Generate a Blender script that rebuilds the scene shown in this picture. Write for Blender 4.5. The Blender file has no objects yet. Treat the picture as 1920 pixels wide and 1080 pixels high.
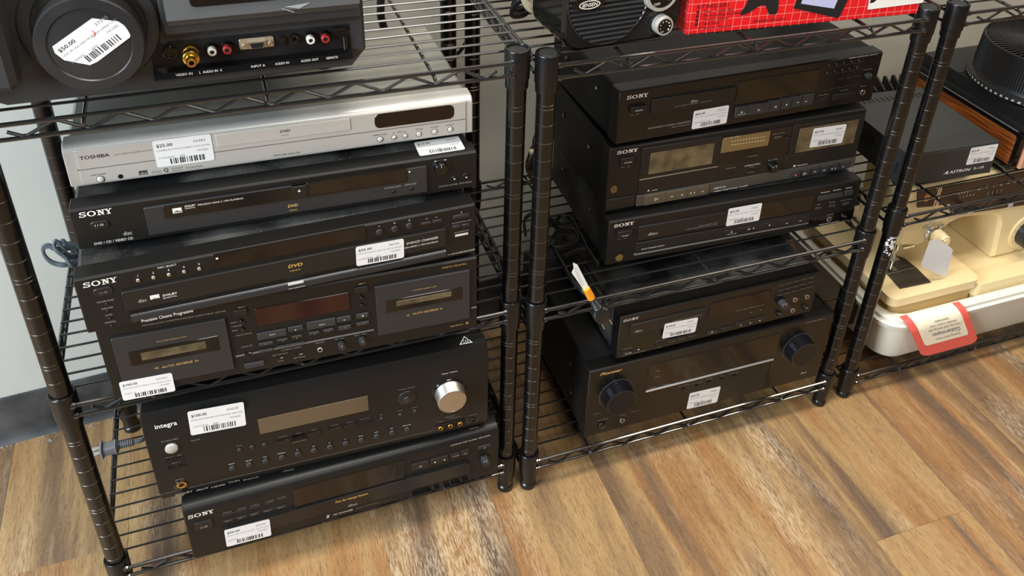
import bpy, bmesh, math, random
from mathutils import Vector, Matrix
random.seed(11)
scene = bpy.context.scene
COL = scene.collection
PI = math.pi
# ------------------------------------------------------------------ camera
cam_data = bpy.data.cameras.new('camera'); cam = bpy.data.objects.new('camera', cam_data); COL.objects.link(cam)
cam_data.lens = 31.0652; cam_data.sensor_width = 36; cam_data.sensor_fit = 'HORIZONTAL'
cam_data.shift_x = -0.02453; cam_data.shift_y = -0.13778   # the photograph is the lower part of a taller frame
cam.matrix_world = Matrix(((0.937939, 0.14562, -0.314748, 0.24018), (-0.344766, 0.489706, -0.800827, -0.88535), (0.037517, 0.859641, 0.509519, 1.19205), (0, 0, 0, 1)))
cam_data.clip_start = .02; cam_data.clip_end = 50
scene.camera = cam
# ------------------------------------------------------------------ world, lights, exposure
world = bpy.data.worlds.new('world'); scene.world = world; world.use_nodes = True
world.node_tree.nodes['Background'].inputs[0].default_value = (.95, .96, 1.0, 1)
world.node_tree.nodes['Background'].inputs[1].default_value = .12
def area(name, loc, target, sx, sy, power, color):
    d = bpy.data.lights.new(name, 'AREA'); d.shape = 'RECTANGLE'; d.size = sx; d.size_y = sy; d.energy = power; d.color = color
    o = bpy.data.objects.new(name, d); COL.objects.link(o); o.location = loc
    o.rotation_euler = (Vector(target)-Vector(loc)).to_track_quat('-Z', 'Y').to_euler(); return o
area('ceiling_lamp', (.5, -.42, 2.75), (.5, -.42, 0), 1.2, .5, 46, (1, .93, .83))
area('ceiling_lamp', (2.3, -.42, 2.75), (2.3, -.42, 0), 1.2, .5, 46, (1, .89, .73))
area('ceiling_lamp', (.9, -2.4, 2.75), (.9, -2.4, 0), 1.2, .6, 34, (1, .95, .88))
area('shop_window', (-1.7, -1.0, 1.5), (-.25, .3, .35), 1.1, 1.4, 130, (.78, .90, 1))
scene.view_settings.view_transform = 'Standard'
scene.view_settings.look = 'None'
scene.view_settings.gamma = 1
scene.view_settings.use_curve_mapping = False
scene.view_settings.exposure = 0.0

# ------------------------------------------------------------------ materials
def srgb(r, g, b):
    f = lambda c: (c/255/12.92 if c/255 <= .04045 else ((c/255+.055)/1.055)**2.4)
    return (f(r), f(g), f(b), 1)
MATS = {}
def mat(name, col, rough=.5, metal=0, spec=.5, coat=0, bump=0, bscale=200, dust=0, speck=0, var=0, vscale=6, alpha=None, trans=0):
    if name in MATS: return MATS[name]
    m = bpy.data.materials.new(name); m.use_nodes = True; nt = m.node_tree; b = nt.nodes['Principled BSDF']
    b.inputs['Base Color'].default_value = srgb(*col); b.inputs['Roughness'].default_value = rough
    b.inputs['Metallic'].default_value = metal; b.inputs['Specular IOR Level'].default_value = spec
    b.inputs['Coat Weight'].default_value = coat; b.inputs['Coat Roughness'].default_value = .04
    if trans: b.inputs['Transmission Weight'].default_value = trans
    tc = nt.nodes.new('ShaderNodeTexCoord')
    last = None
    def noise(scale, det=3):
        n = nt.nodes.new('ShaderNodeTexNoise'); n.inputs['Scale'].default_value = scale; n.inputs['Detail'].default_value = det
        nt.links.new(tc.outputs['Object'], n.inputs['Vector']); return n
    def mix(fac, a, bcol):
        x = nt.nodes.new('ShaderNodeMix'); x.data_type = 'RGBA'
        nt.links.new(fac, x.inputs[0])
        if isinstance(a, tuple): x.inputs[6].default_value = a
        else: nt.links.new(a, x.inputs[6])
        x.inputs[7].default_value = bcol; return x.outputs[2]
    def ramp(src, p0, p1, v0=0, v1=1):
        r = nt.nodes.new('ShaderNodeMapRange'); r.inputs[1].default_value = p0; r.inputs[2].default_value = p1
        r.inputs[3].default_value = v0; r.inputs[4].default_value = v1; nt.links.new(src, r.inputs[0]); return r.outputs[0]
    c = srgb(*col)
    if var:
        n = noise(vscale); c2 = srgb(*[min(255, k*(1-var)) for k in col]); c = mix(ramp(n.outputs[0], .35, .65), c, c2)
    if dust:
        n = noise(14, 6); c = mix(ramp(n.outputs[0], .42, .8, 0, dust), c, srgb(150, 148, 142))
    if speck:
        v = nt.nodes.new('ShaderNodeTexVoronoi'); v.inputs['Scale'].default_value = 260; nt.links.new(tc.outputs['Object'], v.inputs['Vector'])
        n = noise(9, 2); ml = nt.nodes.new('ShaderNodeMath'); ml.operation = 'MULTIPLY'
        nt.links.new(ramp(v.outputs['Distance'], .06, .15, 1, 0), ml.inputs[0]); nt.links.new(ramp(n.outputs[0], .45, .62, 0, speck), ml.inputs[1])
        c = mix(ml.outputs[0], c, srgb(190, 190, 185))
    if not isinstance(c, tuple): nt.links.new(c, b.inputs['Base Color'])
    if bump:
        n = noise(bscale, 2); bp = nt.nodes.new('ShaderNodeBump'); bp.inputs['Strength'].default_value = bump; bp.inputs['Distance'].default_value = .001
        nt.links.new(n.outputs[0], bp.inputs['Height']); nt.links.new(bp.outputs[0], b.inputs['Normal'])
    MATS[name] = m; return m
M = lambda n: MATS[n]
mat('face_black', (20, 19, 18), .42, spec=.4, var=.2, vscale=3)
mat('face_black_shiny', (15, 14, 13), .3)
mat('black_matte', (22, 21, 20), .42)
mat('black_gloss', (14, 13, 13), .12)
mat('black_satin_gloss', (22, 21, 21), .2)
mat('grey_plastic', (40, 40, 41), .4)
mat('key_grey', (46, 46, 47), .4)
mat('key_bronze', (92, 84, 68), .38, metal=.3)
mat('dark_metal', (62, 62, 64), .26, metal=.6)
mat('knob_black', (22, 22, 26), .16, metal=.3)
mat('chrome', (225, 225, 222), .18, metal=1)
mat('gold', (224, 180, 80), .22, metal=1)
mat('silver_face', (190, 187, 181), .34, metal=.35)
mat('silver_body', (150, 150, 142), .42, metal=.3, var=.1)
mat('silver_tray', (196, 192, 185), .36, metal=.35)
mat('silver_button', (214, 212, 208), .3, metal=.3)
mat('silver_strip', (190, 190, 188), .3, metal=.6)
mat('dark_line', (60, 58, 55), .6)
mat('trim_grey', (88, 86, 82), .4)
mat('trim_tan', (150, 138, 112), .36, metal=.4)
mat('trim_dark', (66, 63, 57), .36)
mat('display_dark', (26, 20, 15), .08)
mat('display_brown', (20, 13, 11), .09)
mat('display_warm', (92, 76, 58), .08)
mat('display_red', (44, 14, 12), .1)
mat('window_tan', (112, 97, 70), .18, var=.35, vscale=40)
mat('window_amber', (116, 94, 58), .2)
mat('print_light', (226, 222, 212), .6)
mat('print_grey', (150, 146, 138), .6)
mat('print_mid', (120, 118, 114), .6)
mat('print_dark', (44, 43, 44), .6)
mat('print_gold', (206, 164, 92), .5)
mat('print_meter', (228, 206, 160), .5)
mat('print_red', (200, 70, 50), .5)
mat('print_blue', (70, 90, 130), .6)
mat('print_pencil', (160, 155, 155), .8)
mat('sticker_paper', (222, 219, 216), .55)
mat('casing_black', (17, 17, 18), .48, spec=.25, bump=.12, bscale=900, dust=.06)
mat('casing_dusty', (20, 20, 21), .5, spec=.3, bump=.12, bscale=900, dust=.30, speck=.6)
mat('casing_deep', (8, 8, 9), .42, spec=.22, bump=.08, bscale=900, dust=.02)
mat('screw_metal', (120, 118, 114), .35, metal=.9)
mat('rack_black', (13, 12, 12), .24, spec=.55)
mat('knob_silver', (204, 198, 188), .38, metal=1)
mat('groove_glint', (84, 80, 76), .3, metal=.9)  # groove highlights put into the colour, lighter and more metallic than the posts
mat('wire_black', (22, 21, 20), .24, spec=.9, coat=.6)
mat('rack_plastic', (15, 15, 16), .3)
mat('rubber_black', (20, 20, 20), .6)
mat('cable_black', (24, 24, 25), .38)
mat('cable_grey', (82, 92, 98), .35)
mat('cable_brown', (54, 46, 42), .4)
mat('cable_cream', (214, 200, 168), .5)
mat('plug_grey', (98, 98, 100), .45)
mat('tag_orange', (232, 150, 30), .5)
mat('tag_white', (226, 224, 214), .5)
mat('projector_grey', (44, 44, 45), .5, bump=.3, bscale=1400)
mat('projector_light', (84, 85, 86), .5, bump=.3, bscale=1400)
mat('lens_cap', (34, 34, 35), .36, dust=.06)
mat('box_red', (228, 22, 30), .4)
mat('box_line', (244, 150, 140), .5)
mat('box_white', (240, 236, 228), .5)
mat('box_black', (26, 26, 28), .5)
mat('box_blue', (190, 190, 225), .5)
mat('psu_black', (46, 47, 47), .5, bump=.2, bscale=900)
mat('slot_black', (5, 5, 5), .9)
mat('carousel_black', (22, 22, 23), .42)
mat('sew_cream', (238, 216, 166), .36)
mat('sew_cream_dark', (222, 190, 130), .4)
mat('sew_brown', (58, 42, 36), .35)
mat('tub_white', (226, 223, 208), .38)
mat('slip_red', (240, 100, 88), .32)
mat('slip_cream', (250, 240, 214), .45)
mat('tag_paper', (222, 222, 222), .6)
mat('steel_plate', (96, 92, 88), .3, metal=.7)
mat('baseboard_black', (40, 41, 43), .45, dust=.25)
mat('dust_grey', (140, 138, 134), .9)

def wood_grain(name, cols, sx=26, sy=1.2):
    m = bpy.data.materials.new(name); m.use_nodes = True; nt = m.node_tree; N = nt.nodes; Lk = nt.links; b = N['Principled BSDF']
    tc = N.new('ShaderNodeTexCoord'); oi = N.new('ShaderNodeObjectInfo')
    sc_ = N.new('ShaderNodeVectorMath'); sc_.operation = 'SCALE'; sc_.inputs[3].default_value = 37
    cb = N.new('ShaderNodeCombineXYZ')
    for i in range(3): Lk.new(oi.outputs['Random'], cb.inputs[i])
    Lk.new(cb.outputs[0], sc_.inputs[0])
    ad = N.new('ShaderNodeVectorMath'); ad.operation = 'ADD'; Lk.new(tc.outputs['Object'], ad.inputs[0]); Lk.new(sc_.outputs[0], ad.inputs[1])
    def nz(ax, ay, az, det, rough=.55, dist=0):
        mp = N.new('ShaderNodeMapping'); mp.inputs['Scale'].default_value = (ax, ay, az); Lk.new(ad.outputs[0], mp.inputs[0])
        n = N.new('ShaderNodeTexNoise'); n.inputs['Scale'].default_value = 1; n.inputs['Detail'].default_value = det; n.inputs['Roughness'].default_value = rough; n.inputs['Distortion'].default_value = dist
        Lk.new(mp.outputs[0], n.inputs[0]); return n.outputs[0]
    big = nz(10, .8, 1, 4, .52, .5); fine = nz(560, 60, 1, 4, .7, .2); mid = nz(90, 7, 1, 5, .65, .4); speck = nz(800, 120, 1, 3, .75); patch = nz(9, 3, 1, 2)
    r = N.new('ShaderNodeValToRGB'); Lk.new(big, r.inputs[0])
    els = r.color_ramp.elements
    while len(els) < len(cols): els.new(.5)
    for e, (p, c) in zip(els, cols): e.position = p; e.color = srgb(*c)
    def mixc(fac, a, bc, mode='MIX'):
        x = N.new('ShaderNodeMix'); x.data_type = 'RGBA'; x.blend_type = mode
        if isinstance(fac, float): x.inputs[0].default_value = fac
        else: Lk.new(fac, x.inputs[0])
        Lk.new(a, x.inputs[6])
        if isinstance(bc, tuple): x.inputs[7].default_value = bc
        else: Lk.new(bc, x.inputs[7])
        return x.outputs[2]
    def rng(s, a, b_, c_, d_):
        x = N.new('ShaderNodeMapRange'); x.inputs[1].default_value = a; x.inputs[2].default_value = b_; x.inputs[3].default_value = c_; x.inputs[4].default_value = d_; Lk.new(s, x.inputs[0]); return x.outputs[0]
    col = mixc(rng(mid, .52, .72, 0, .42), r.outputs[0], srgb(86, 64, 48))
    col = mixc(rng(mid, .46, .30, 0, .24), col, srgb(206, 180, 144))
    col = mixc(rng(fine, .50, .66, 0, .55), col, srgb(78, 58, 42))
    col = mixc(rng(speck, .58, .72, 0, .3), col, srgb(206, 184, 154))
    gate = N.new('ShaderNodeMath'); gate.operation = 'MULTIPLY'; Lk.new(rng(patch, .56, .68, 0, 1), gate.inputs[0]); Lk.new(rng(fine, .52, .44, 0, .45), gate.inputs[1])
    col = mixc(gate.outputs[0], col, srgb(214, 196, 170))
    # per plank brightness
    hsv = N.new('ShaderNodeHueSaturation'); Lk.new(col, hsv.inputs['Color']); Lk.new(rng(oi.outputs['Random'], 0, 1, .87, .95), hsv.inputs['Value']); hsv.inputs['Saturation'].default_value = 1.0
    Lk.new(hsv.outputs[0], b.inputs['Base Color']); b.inputs['Roughness'].default_value = .48
    bp = N.new('ShaderNodeBump'); bp.inputs['Strength'].default_value = .35; bp.inputs['Distance'].default_value = .0008; Lk.new(fine, bp.inputs['Height']); Lk.new(bp.outputs[0], b.inputs['Normal'])
    MATS[name] = m; return m
wood_grain('floor_wood', [(0.32, (94, 74, 58)), (0.42, (134, 104, 72)), (0.50, (168, 134, 88)), (0.58, (154, 110, 66)), (0.69, (108, 86, 66))])
def simple_wood(name):
    m = bpy.data.materials.new(name); m.use_nodes = True; nt = m.node_tree; N = nt.nodes; b = N['Principled BSDF']
    tc = N.new('ShaderNodeTexCoord'); mp = N.new('ShaderNodeMapping'); mp.inputs['Scale'].default_value = (1, 8, 160); nt.links.new(tc.outputs['Object'], mp.inputs[0])
    n = N.new('ShaderNodeTexNoise'); n.inputs['Scale'].default_value = 2; n.inputs['Detail'].default_value = 5; nt.links.new(mp.outputs[0], n.inputs[0])
    r = N.new('ShaderNodeValToRGB'); r.color_ramp.elements[0].position = .35; r.color_ramp.elements[0].color = srgb(84, 38, 14); r.color_ramp.elements[1].position = .65; r.color_ramp.elements[1].color = srgb(176, 96, 38)
    nt.links.new(n.outputs[0], r.inputs[0]); nt.links.new(r.outputs[0], b.inputs['Base Color']); b.inputs['Roughness'].default_value = .4
    MATS[name] = m
simple_wood('walnut_veneer')
def wall_paint(name):
    m = mat(name, (184, 184, 176), .6, bump=.3, bscale=60, var=.04, vscale=2); return m
wall_paint('wall_paint')

# ------------------------------------------------------------------ mesh helpers
class MB:
    def __init__(s): s.v = []; s.f = []; s.m = []
    def add(s, vs, fs, mi=0):
        o = len(s.v); s.v += [tuple(v) for v in vs]
        for f in fs: s.f.append(tuple(i+o for i in f)); s.m.append(mi)
    def cbox(s, lo, hi, b=.001, mi=0):
        x0, y0, z0 = lo; x1, y1, z1 = hi; b = min(b, (x1-x0)/2.01, (y1-y0)/2.01, (z1-z0)/2.01)
        vs = []; idx = {}
        for ix, X in ((0, x0), (1, x1)):
            for iy, Y in ((0, y0), (1, y1)):
                for iz, Z in ((0, z0), (1, z1)):
                    sx = b if ix == 0 else -b; sy = b if iy == 0 else -b; sz = b if iz == 0 else -b
                    idx[(ix, iy, iz, 'x')] = len(vs); vs.append((X, Y+sy, Z+sz))
                    idx[(ix, iy, iz, 'y')] = len(vs); vs.append((X+sx, Y, Z+sz))
                    idx[(ix, iy, iz, 'z')] = len(vs); vs.append((X+sx, Y+sy, Z))
        fs = []
        q = [(0, 0), (1, 0), (1, 1), (0, 1)]
        for e in (0, 1):
            fs.append([idx[(e, a, b_, 'x')] for a, b_ in q]); fs.append([idx[(a, e, b_, 'y')] for a, b_ in q]); fs.append([idx[(a, b_, e, 'z')] for a, b_ in q])
            for g in (0, 1):
                fs.append([idx[(0, e, g, 'y')], idx[(1, e, g, 'y')], idx[(1, e, g, 'z')], idx[(0, e, g, 'z')]])
                fs.append([idx[(e, 0, g, 'x')], idx[(e, 1, g, 'x')], idx[(e, 1, g, 'z')], idx[(e, 0, g, 'z')]])
                fs.append([idx[(e, g, 0, 'x')], idx[(e, g, 1, 'x')], idx[(e, g, 1, 'y')], idx[(e, g, 0, 'y')]])
                for h in (0, 1): fs.append([idx[(e, g, h, 'x')], idx[(e, g, h, 'y')], idx[(e, g, h, 'z')]])
        s.add(vs, fs, mi)
    def loft(s, rings, cap=True, mi=0, closed=True):
        n = len(rings[0]); vs = [p for r in rings for p in r]; fs = []
        for k in range(len(rings)-1):
            for i in range(n if closed else n-1):
                j = (i+1) % n; fs.append((k*n+i, k*n+j, (k+1)*n+j, (k+1)*n+i))
        if cap: fs.append(tuple(range(n))); fs.append(tuple((len(rings)-1)*n+i for i in reversed(range(n))))
        s.add(vs, fs, mi)
    def tube(s, pts, r, n=8, mi=0, cap=True, flat=1.0):
        pts = [Vector(p) for p in pts]; rings = []; up = None
        for i, p in enumerate(pts):
            t = (pts[min(i+1, len(pts)-1)]-pts[max(i-1, 0)]).normalized()
            if up is None: up = Vector((0, 0, 1)) if abs(t.z) < .9 else Vector((0, 1, 0))
            a = t.cross(up).normalized(); b = a.cross(t).normalized(); up = b
            rings.append([tuple(p + a*math.cos(2*PI*k/n)*r*flat + b*math.sin(2*PI*k/n)*r) for k in range(n)])
        s.loft(rings, cap, mi)
    def lathe(s, prof, axis='z', c=(0, 0, 0), n=24, mi=0, cap=True, mis=None):
        rings = []
        for r, h in prof:
            ring = []
            for k in range(n):
                a = 2*PI*k/n; x, y = r*math.cos(a), r*math.sin(a)
                p = (x, y, h) if axis == 'z' else (x, h, y) if axis == 'y' else (h, x, y)
                ring.append((p[0]+c[0], p[1]+c[1], p[2]+c[2]))
            rings.append(ring)
        if mis is None: s.loft(rings, cap, mi)
        else:
            for k in range(len(rings)-1): s.loft(rings[k:k+2], False, mis[k])
            o = MB(); s.add(rings[0], [tuple(range(n))], mi); s.add(rings[-1], [tuple(reversed(range(n)))], mi)
    def prism(s, poly, axis, a, b, mi=0, ch=0):
        """poly: 2D outline; axis 'y': (x,z) outline extruded a..b in y; 'x': (y,z) outline; 'z': (x,y) outline"""
        def P(p, t): return (p[0], t, p[1]) if axis == 'y' else (t, p[0], p[1]) if axis == 'x' else (p[0], p[1], t)
        if ch:
            cx = sum(p[0] for p in poly)/len(poly); cy = sum(p[1] for p in poly)/len(poly)
            ins = inset(poly, ch); s.loft([[P(p, a) for p in ins], [P(p, a+ch) for p in poly], [P(p, b) for p in poly]], True, mi)
        else: s.loft([[P(p, a) for p in poly], [P(p, b) for p in poly]], True, mi)
    def quad(s, pts, mi=0): s.add(pts, [tuple(range(len(pts)))], mi)
def inset(poly, d):
    n = len(poly); area_ = sum(poly[i][0]*poly[(i+1) % n][1]-poly[(i+1) % n][0]*poly[i][1] for i in range(n)); sg = 1 if area_ > 0 else -1
    out = []
    for i in range(n):
        p0, p1, p2 = Vector(poly[i-1]), Vector(poly[i]), Vector(poly[(i+1) % n])
        e1 = (p1-p0); e2 = (p2-p1)
        if e1.length < 1e-9 or e2.length < 1e-9: out.append(tuple(p1)); continue
        n1 = Vector((-e1.y, e1.x)).normalized()*sg; n2 = Vector((-e2.y, e2.x)).normalized()*sg
        k = n1+n2; k = k/max(.3, k.dot(k)/2) if k.length > 1e-6 else n1
        out.append(tuple(p1+k*d))
    return out
def rr(x0, z0, x1, z1, r, n=4):
    r = min(r, (x1-x0)/2.001, (z1-z0)/2.001); out = []
    for cx, cz, a0 in ((x1-r, z1-r, 0), (x0+r, z1-r, 90), (x0+r, z0+r, 180), (x1-r, z0+r, 270)):
        for k in range(n+1):
            a = math.radians(a0+90*k/n); out.append((cx+r*math.cos(a), cz+r*math.sin(a)))
    return out
def obj(name, mb, mats, parent=None, loc=None, rz=0, smooth=True, angle=35):
    me = bpy.data.meshes.new(name); me.from_pydata(mb.v, [], mb.f)
    for m in (mats if isinstance(mats, (list, tuple)) else [mats]): me.materials.append(M(m))
    if any(mb.m): me.polygons.foreach_set('material_index', mb.m)
    b = bmesh.new(); b.from_mesh(me); bmesh.ops.recalc_face_normals(b, faces=b.faces); b.to_mesh(me); b.free()
    if smooth:
        me.polygons.foreach_set('use_smooth', [True]*len(me.polygons)); me.set_sharp_from_angle(angle=math.radians(angle))
    o = bpy.data.objects.new(name, me); COL.objects.link(o)
    if parent: o.parent = parent
    if loc: o.location = loc
    if rz: o.rotation_euler = (0, 0, rz)
    return o
def inst(name, me, parent, loc=(0, 0, 0), rz=0):
    o = bpy.data.objects.new(name, me); COL.objects.link(o); o.parent = parent; o.location = loc; o.rotation_euler = (0, 0, rz); return o
def thing(name, label, cat, loc=(0, 0, 0), rz=0, group=None):
    o = bpy.data.objects.new(name, None); COL.objects.link(o); o.location = loc; o.rotation_euler = (0, 0, rz)
    o.empty_display_size = .05; tag(o, label, cat, group); return o
def tag(o, label, cat, group=None):
    o['label'] = label; o['category'] = cat
    if group: o['group'] = group
    return o

# ------------------------------------------------------------------ lettering (glyph outlines of the built-in font)
GL = {}
def load_glyphs():
    chars = sorted(set(''.join(chr(c) for c in range(33, 127))+'\u00fc'))
    tmp = []
    for bold in (0, 1):
        for ch in chars+['I I']:
            for body in ((ch, ch+'I') if ch != 'I I' else ('I',)):
                cu = bpy.data.curves.new('g', 'FONT'); cu.body = body; cu.resolution_u = 2; cu.size = 1.37
                if bold: cu.offset = .022
                o = bpy.data.objects.new('g', cu); COL.objects.link(o); tmp.append((bold, ch, body, o, cu))
    bpy.context.view_layer.update(); dg = bpy.context.evaluated_depsgraph_get()
    raw = {}
    for bold, ch, body, o, cu in tmp:
        me = o.evaluated_get(dg).to_mesh(); raw[(bold, body)] = ([(v.co.x, v.co.y) for v in me.vertices], [tuple(p.vertices) for p in me.polygons]); o.evaluated_get(dg).to_mesh_clear()
    for bold in (0, 1):
        ixmax = max(x for x, y in raw[(bold, 'I')][0])
        for ch in chars:
            vs, fs = raw[(bold, ch)]; adv = max(x for x, y in raw[(bold, ch+'I')][0])-ixmax
            GL[(bold, ch)] = (vs, fs, adv)
    for bold, ch, body, o, cu in tmp: bpy.data.objects.remove(o); bpy.data.curves.remove(cu)
load_glyphs()
def text_geo(mb, s, w=None, h=1.0, bold=0, shear=0, xf=None, mi=0):
    """letters of cap height h from x=0; squeezed to width w; xf maps (x, z) to a 3D point"""
    x = 0; parts = []
    for ch in s:
        if ch == ' ': x += .42; continue
        g = GL.get((bold, ch))
        if not g: x += .5; continue
        parts.append((x, g)); x += g[2]
    if not x: return
    sx = (w/x) if w else h
    for x0, (vs, fs, adv) in parts:
        mb.add([xf((x0+a+shear*b)*sx, b*h) for a, b in vs], fs, mi)
def sony_geo(mb, w, h, xf, mi=0):
    """wide slab serif letters S O N Y"""
    def P(pts): mb.quad([xf(a*w, b*h) for a, b in pts], mi)
    # S
    def ring(cx, cz, rx, rz, tx, tz, a0, a1, n=10):
        for k in range(n):
            a, b = math.radians(a0+(a1-a0)*k/n), math.radians(a0+(a1-a0)*(k+1)/n)
            P([(cx+rx*math.cos(a), cz+rz*math.sin(a)), (cx+rx*math.cos(b), cz+rz*math.sin(b)), (cx+(rx-tx)*math.cos(b), cz+(rz-tz)*math.sin(b)), (cx+(rx-tx)*math.cos(a), cz+(rz-tz)*math.sin(a))])
    ring(.105, .73, .095, .27, .048, .13, 30, 270); ring(.105, .29, .105, .29, .05, .14, -150, 90)
    P([(.17, .70), (.20, .70), (.20, 1.0), (.175, 1.0)]); P([(0, 0), (.025, 0), (.035, .32), (0, .32)])
    ring(.375, .5, .135, .5, .055, .12, 0, 360, 20)
    # N
    P([(.545, 0), (.65, 0), (.65, .12), (.545, .12)]); P([(.58, .1), (.615, .1), (.615, .92), (.58, .92)]); P([(.54, .88), (.63, .88), (.63, 1), (.54, 1)])
    P([(.585, 1), (.645, 1), (.76, .0), (.70, .0)]); P([(.715, .02), (.745, .02), (.745, .92), (.715, .92)]); P([(.685, .88), (.78, .88), (.78, 1), (.685, 1)])
    # Y
    P([(.775, .88), (.885, .88), (.885, 1), (.775, 1)]); P([(.925, .88), (1, .88), (1, 1), (.925, 1)]); P([(.80, .92), (.86, .92), (.915, .45), (.865, .45)]); P([(.965, .92), (.935, .92), (.885, .45), (.915, .45)])
    P([(.862, .1), (.918, .1), (.918, .52), (.862, .52)]); P([(.83, 0), (.95, 0), (.95, .12), (.83, .12)])
# ------------------------------------------------------------------ room
WALL_Y = lambda x: .362+.06*x
ang = math.atan(.06)
floor_m = MB(); floor_m.cbox((-3.2, -4.2, -.03), (4.4, .62, -.004), .001)
floor = obj('floor', floor_m, 'black_matte'); floor['kind'] = 'structure'
PW, PLEN = .178, 1.22
pm = MB(); pm.cbox((.0001, .0001, -.004), (PW-.0001, PLEN-.0001, 0), .0003)
plank0 = obj('plank', pm, 'floor_wood', floor, smooth=False)
first = True
for k in range(-16, 17):
    x = 1.0668+PW*k
    if k == 0: y0 = -.275
    elif k == -7: y0 = .081-PLEN
    else: y0 = -.62-((k*.377) % .35)
    if k == -7: y0 = .081
    y = y0-PLEN*3
    while y < .45:
        ye = y+PLEN
        if ye > -2.2 and -1.6 < x < 3.4:
            if first: plank0.location = (x, y, 0); first = False
            else: inst('plank', plank0.data, floor, (x, y, 0))
        y = ye
wm = MB(); wm.cbox((-3.4, 0, 0), (4.6, .08, 2.9), .001)
wall = obj('wall_back', wm, 'wall_paint', loc=(0, WALL_Y(0), 0), rz=ang); wall['kind'] = 'structure'
bm_ = MB(); bm_.prism([(0, 0), (-.014, .0), (-.010, .004), (-.0055, .012), (-.004, .022), (-.004, .085), (-.0025, .089), (0, .09)], 'x', -3.3, 4.5)
bb = obj('baseboard_back', bm_, 'baseboard_black', loc=(0, WALL_Y(0)-.0005, 0), rz=ang); bb['kind'] = 'structure'
dm = MB()
for i in range(420):
    x = random.uniform(-.9, 1.6); y = -.014-abs(random.gauss(0, .006)); s_ = random.uniform(.0006, .0022)
    dm.cbox((x, y-s_/2, .0001), (x+s_*random.uniform(1, 3), y+s_/2, .0001+s_*.4), .0001)
dust = obj('floor_dust', dm, 'dust_grey', floor, loc=(0, WALL_Y(0), 0), rz=ang, smooth=False); dust['kind'] = 'stuff'

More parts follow.
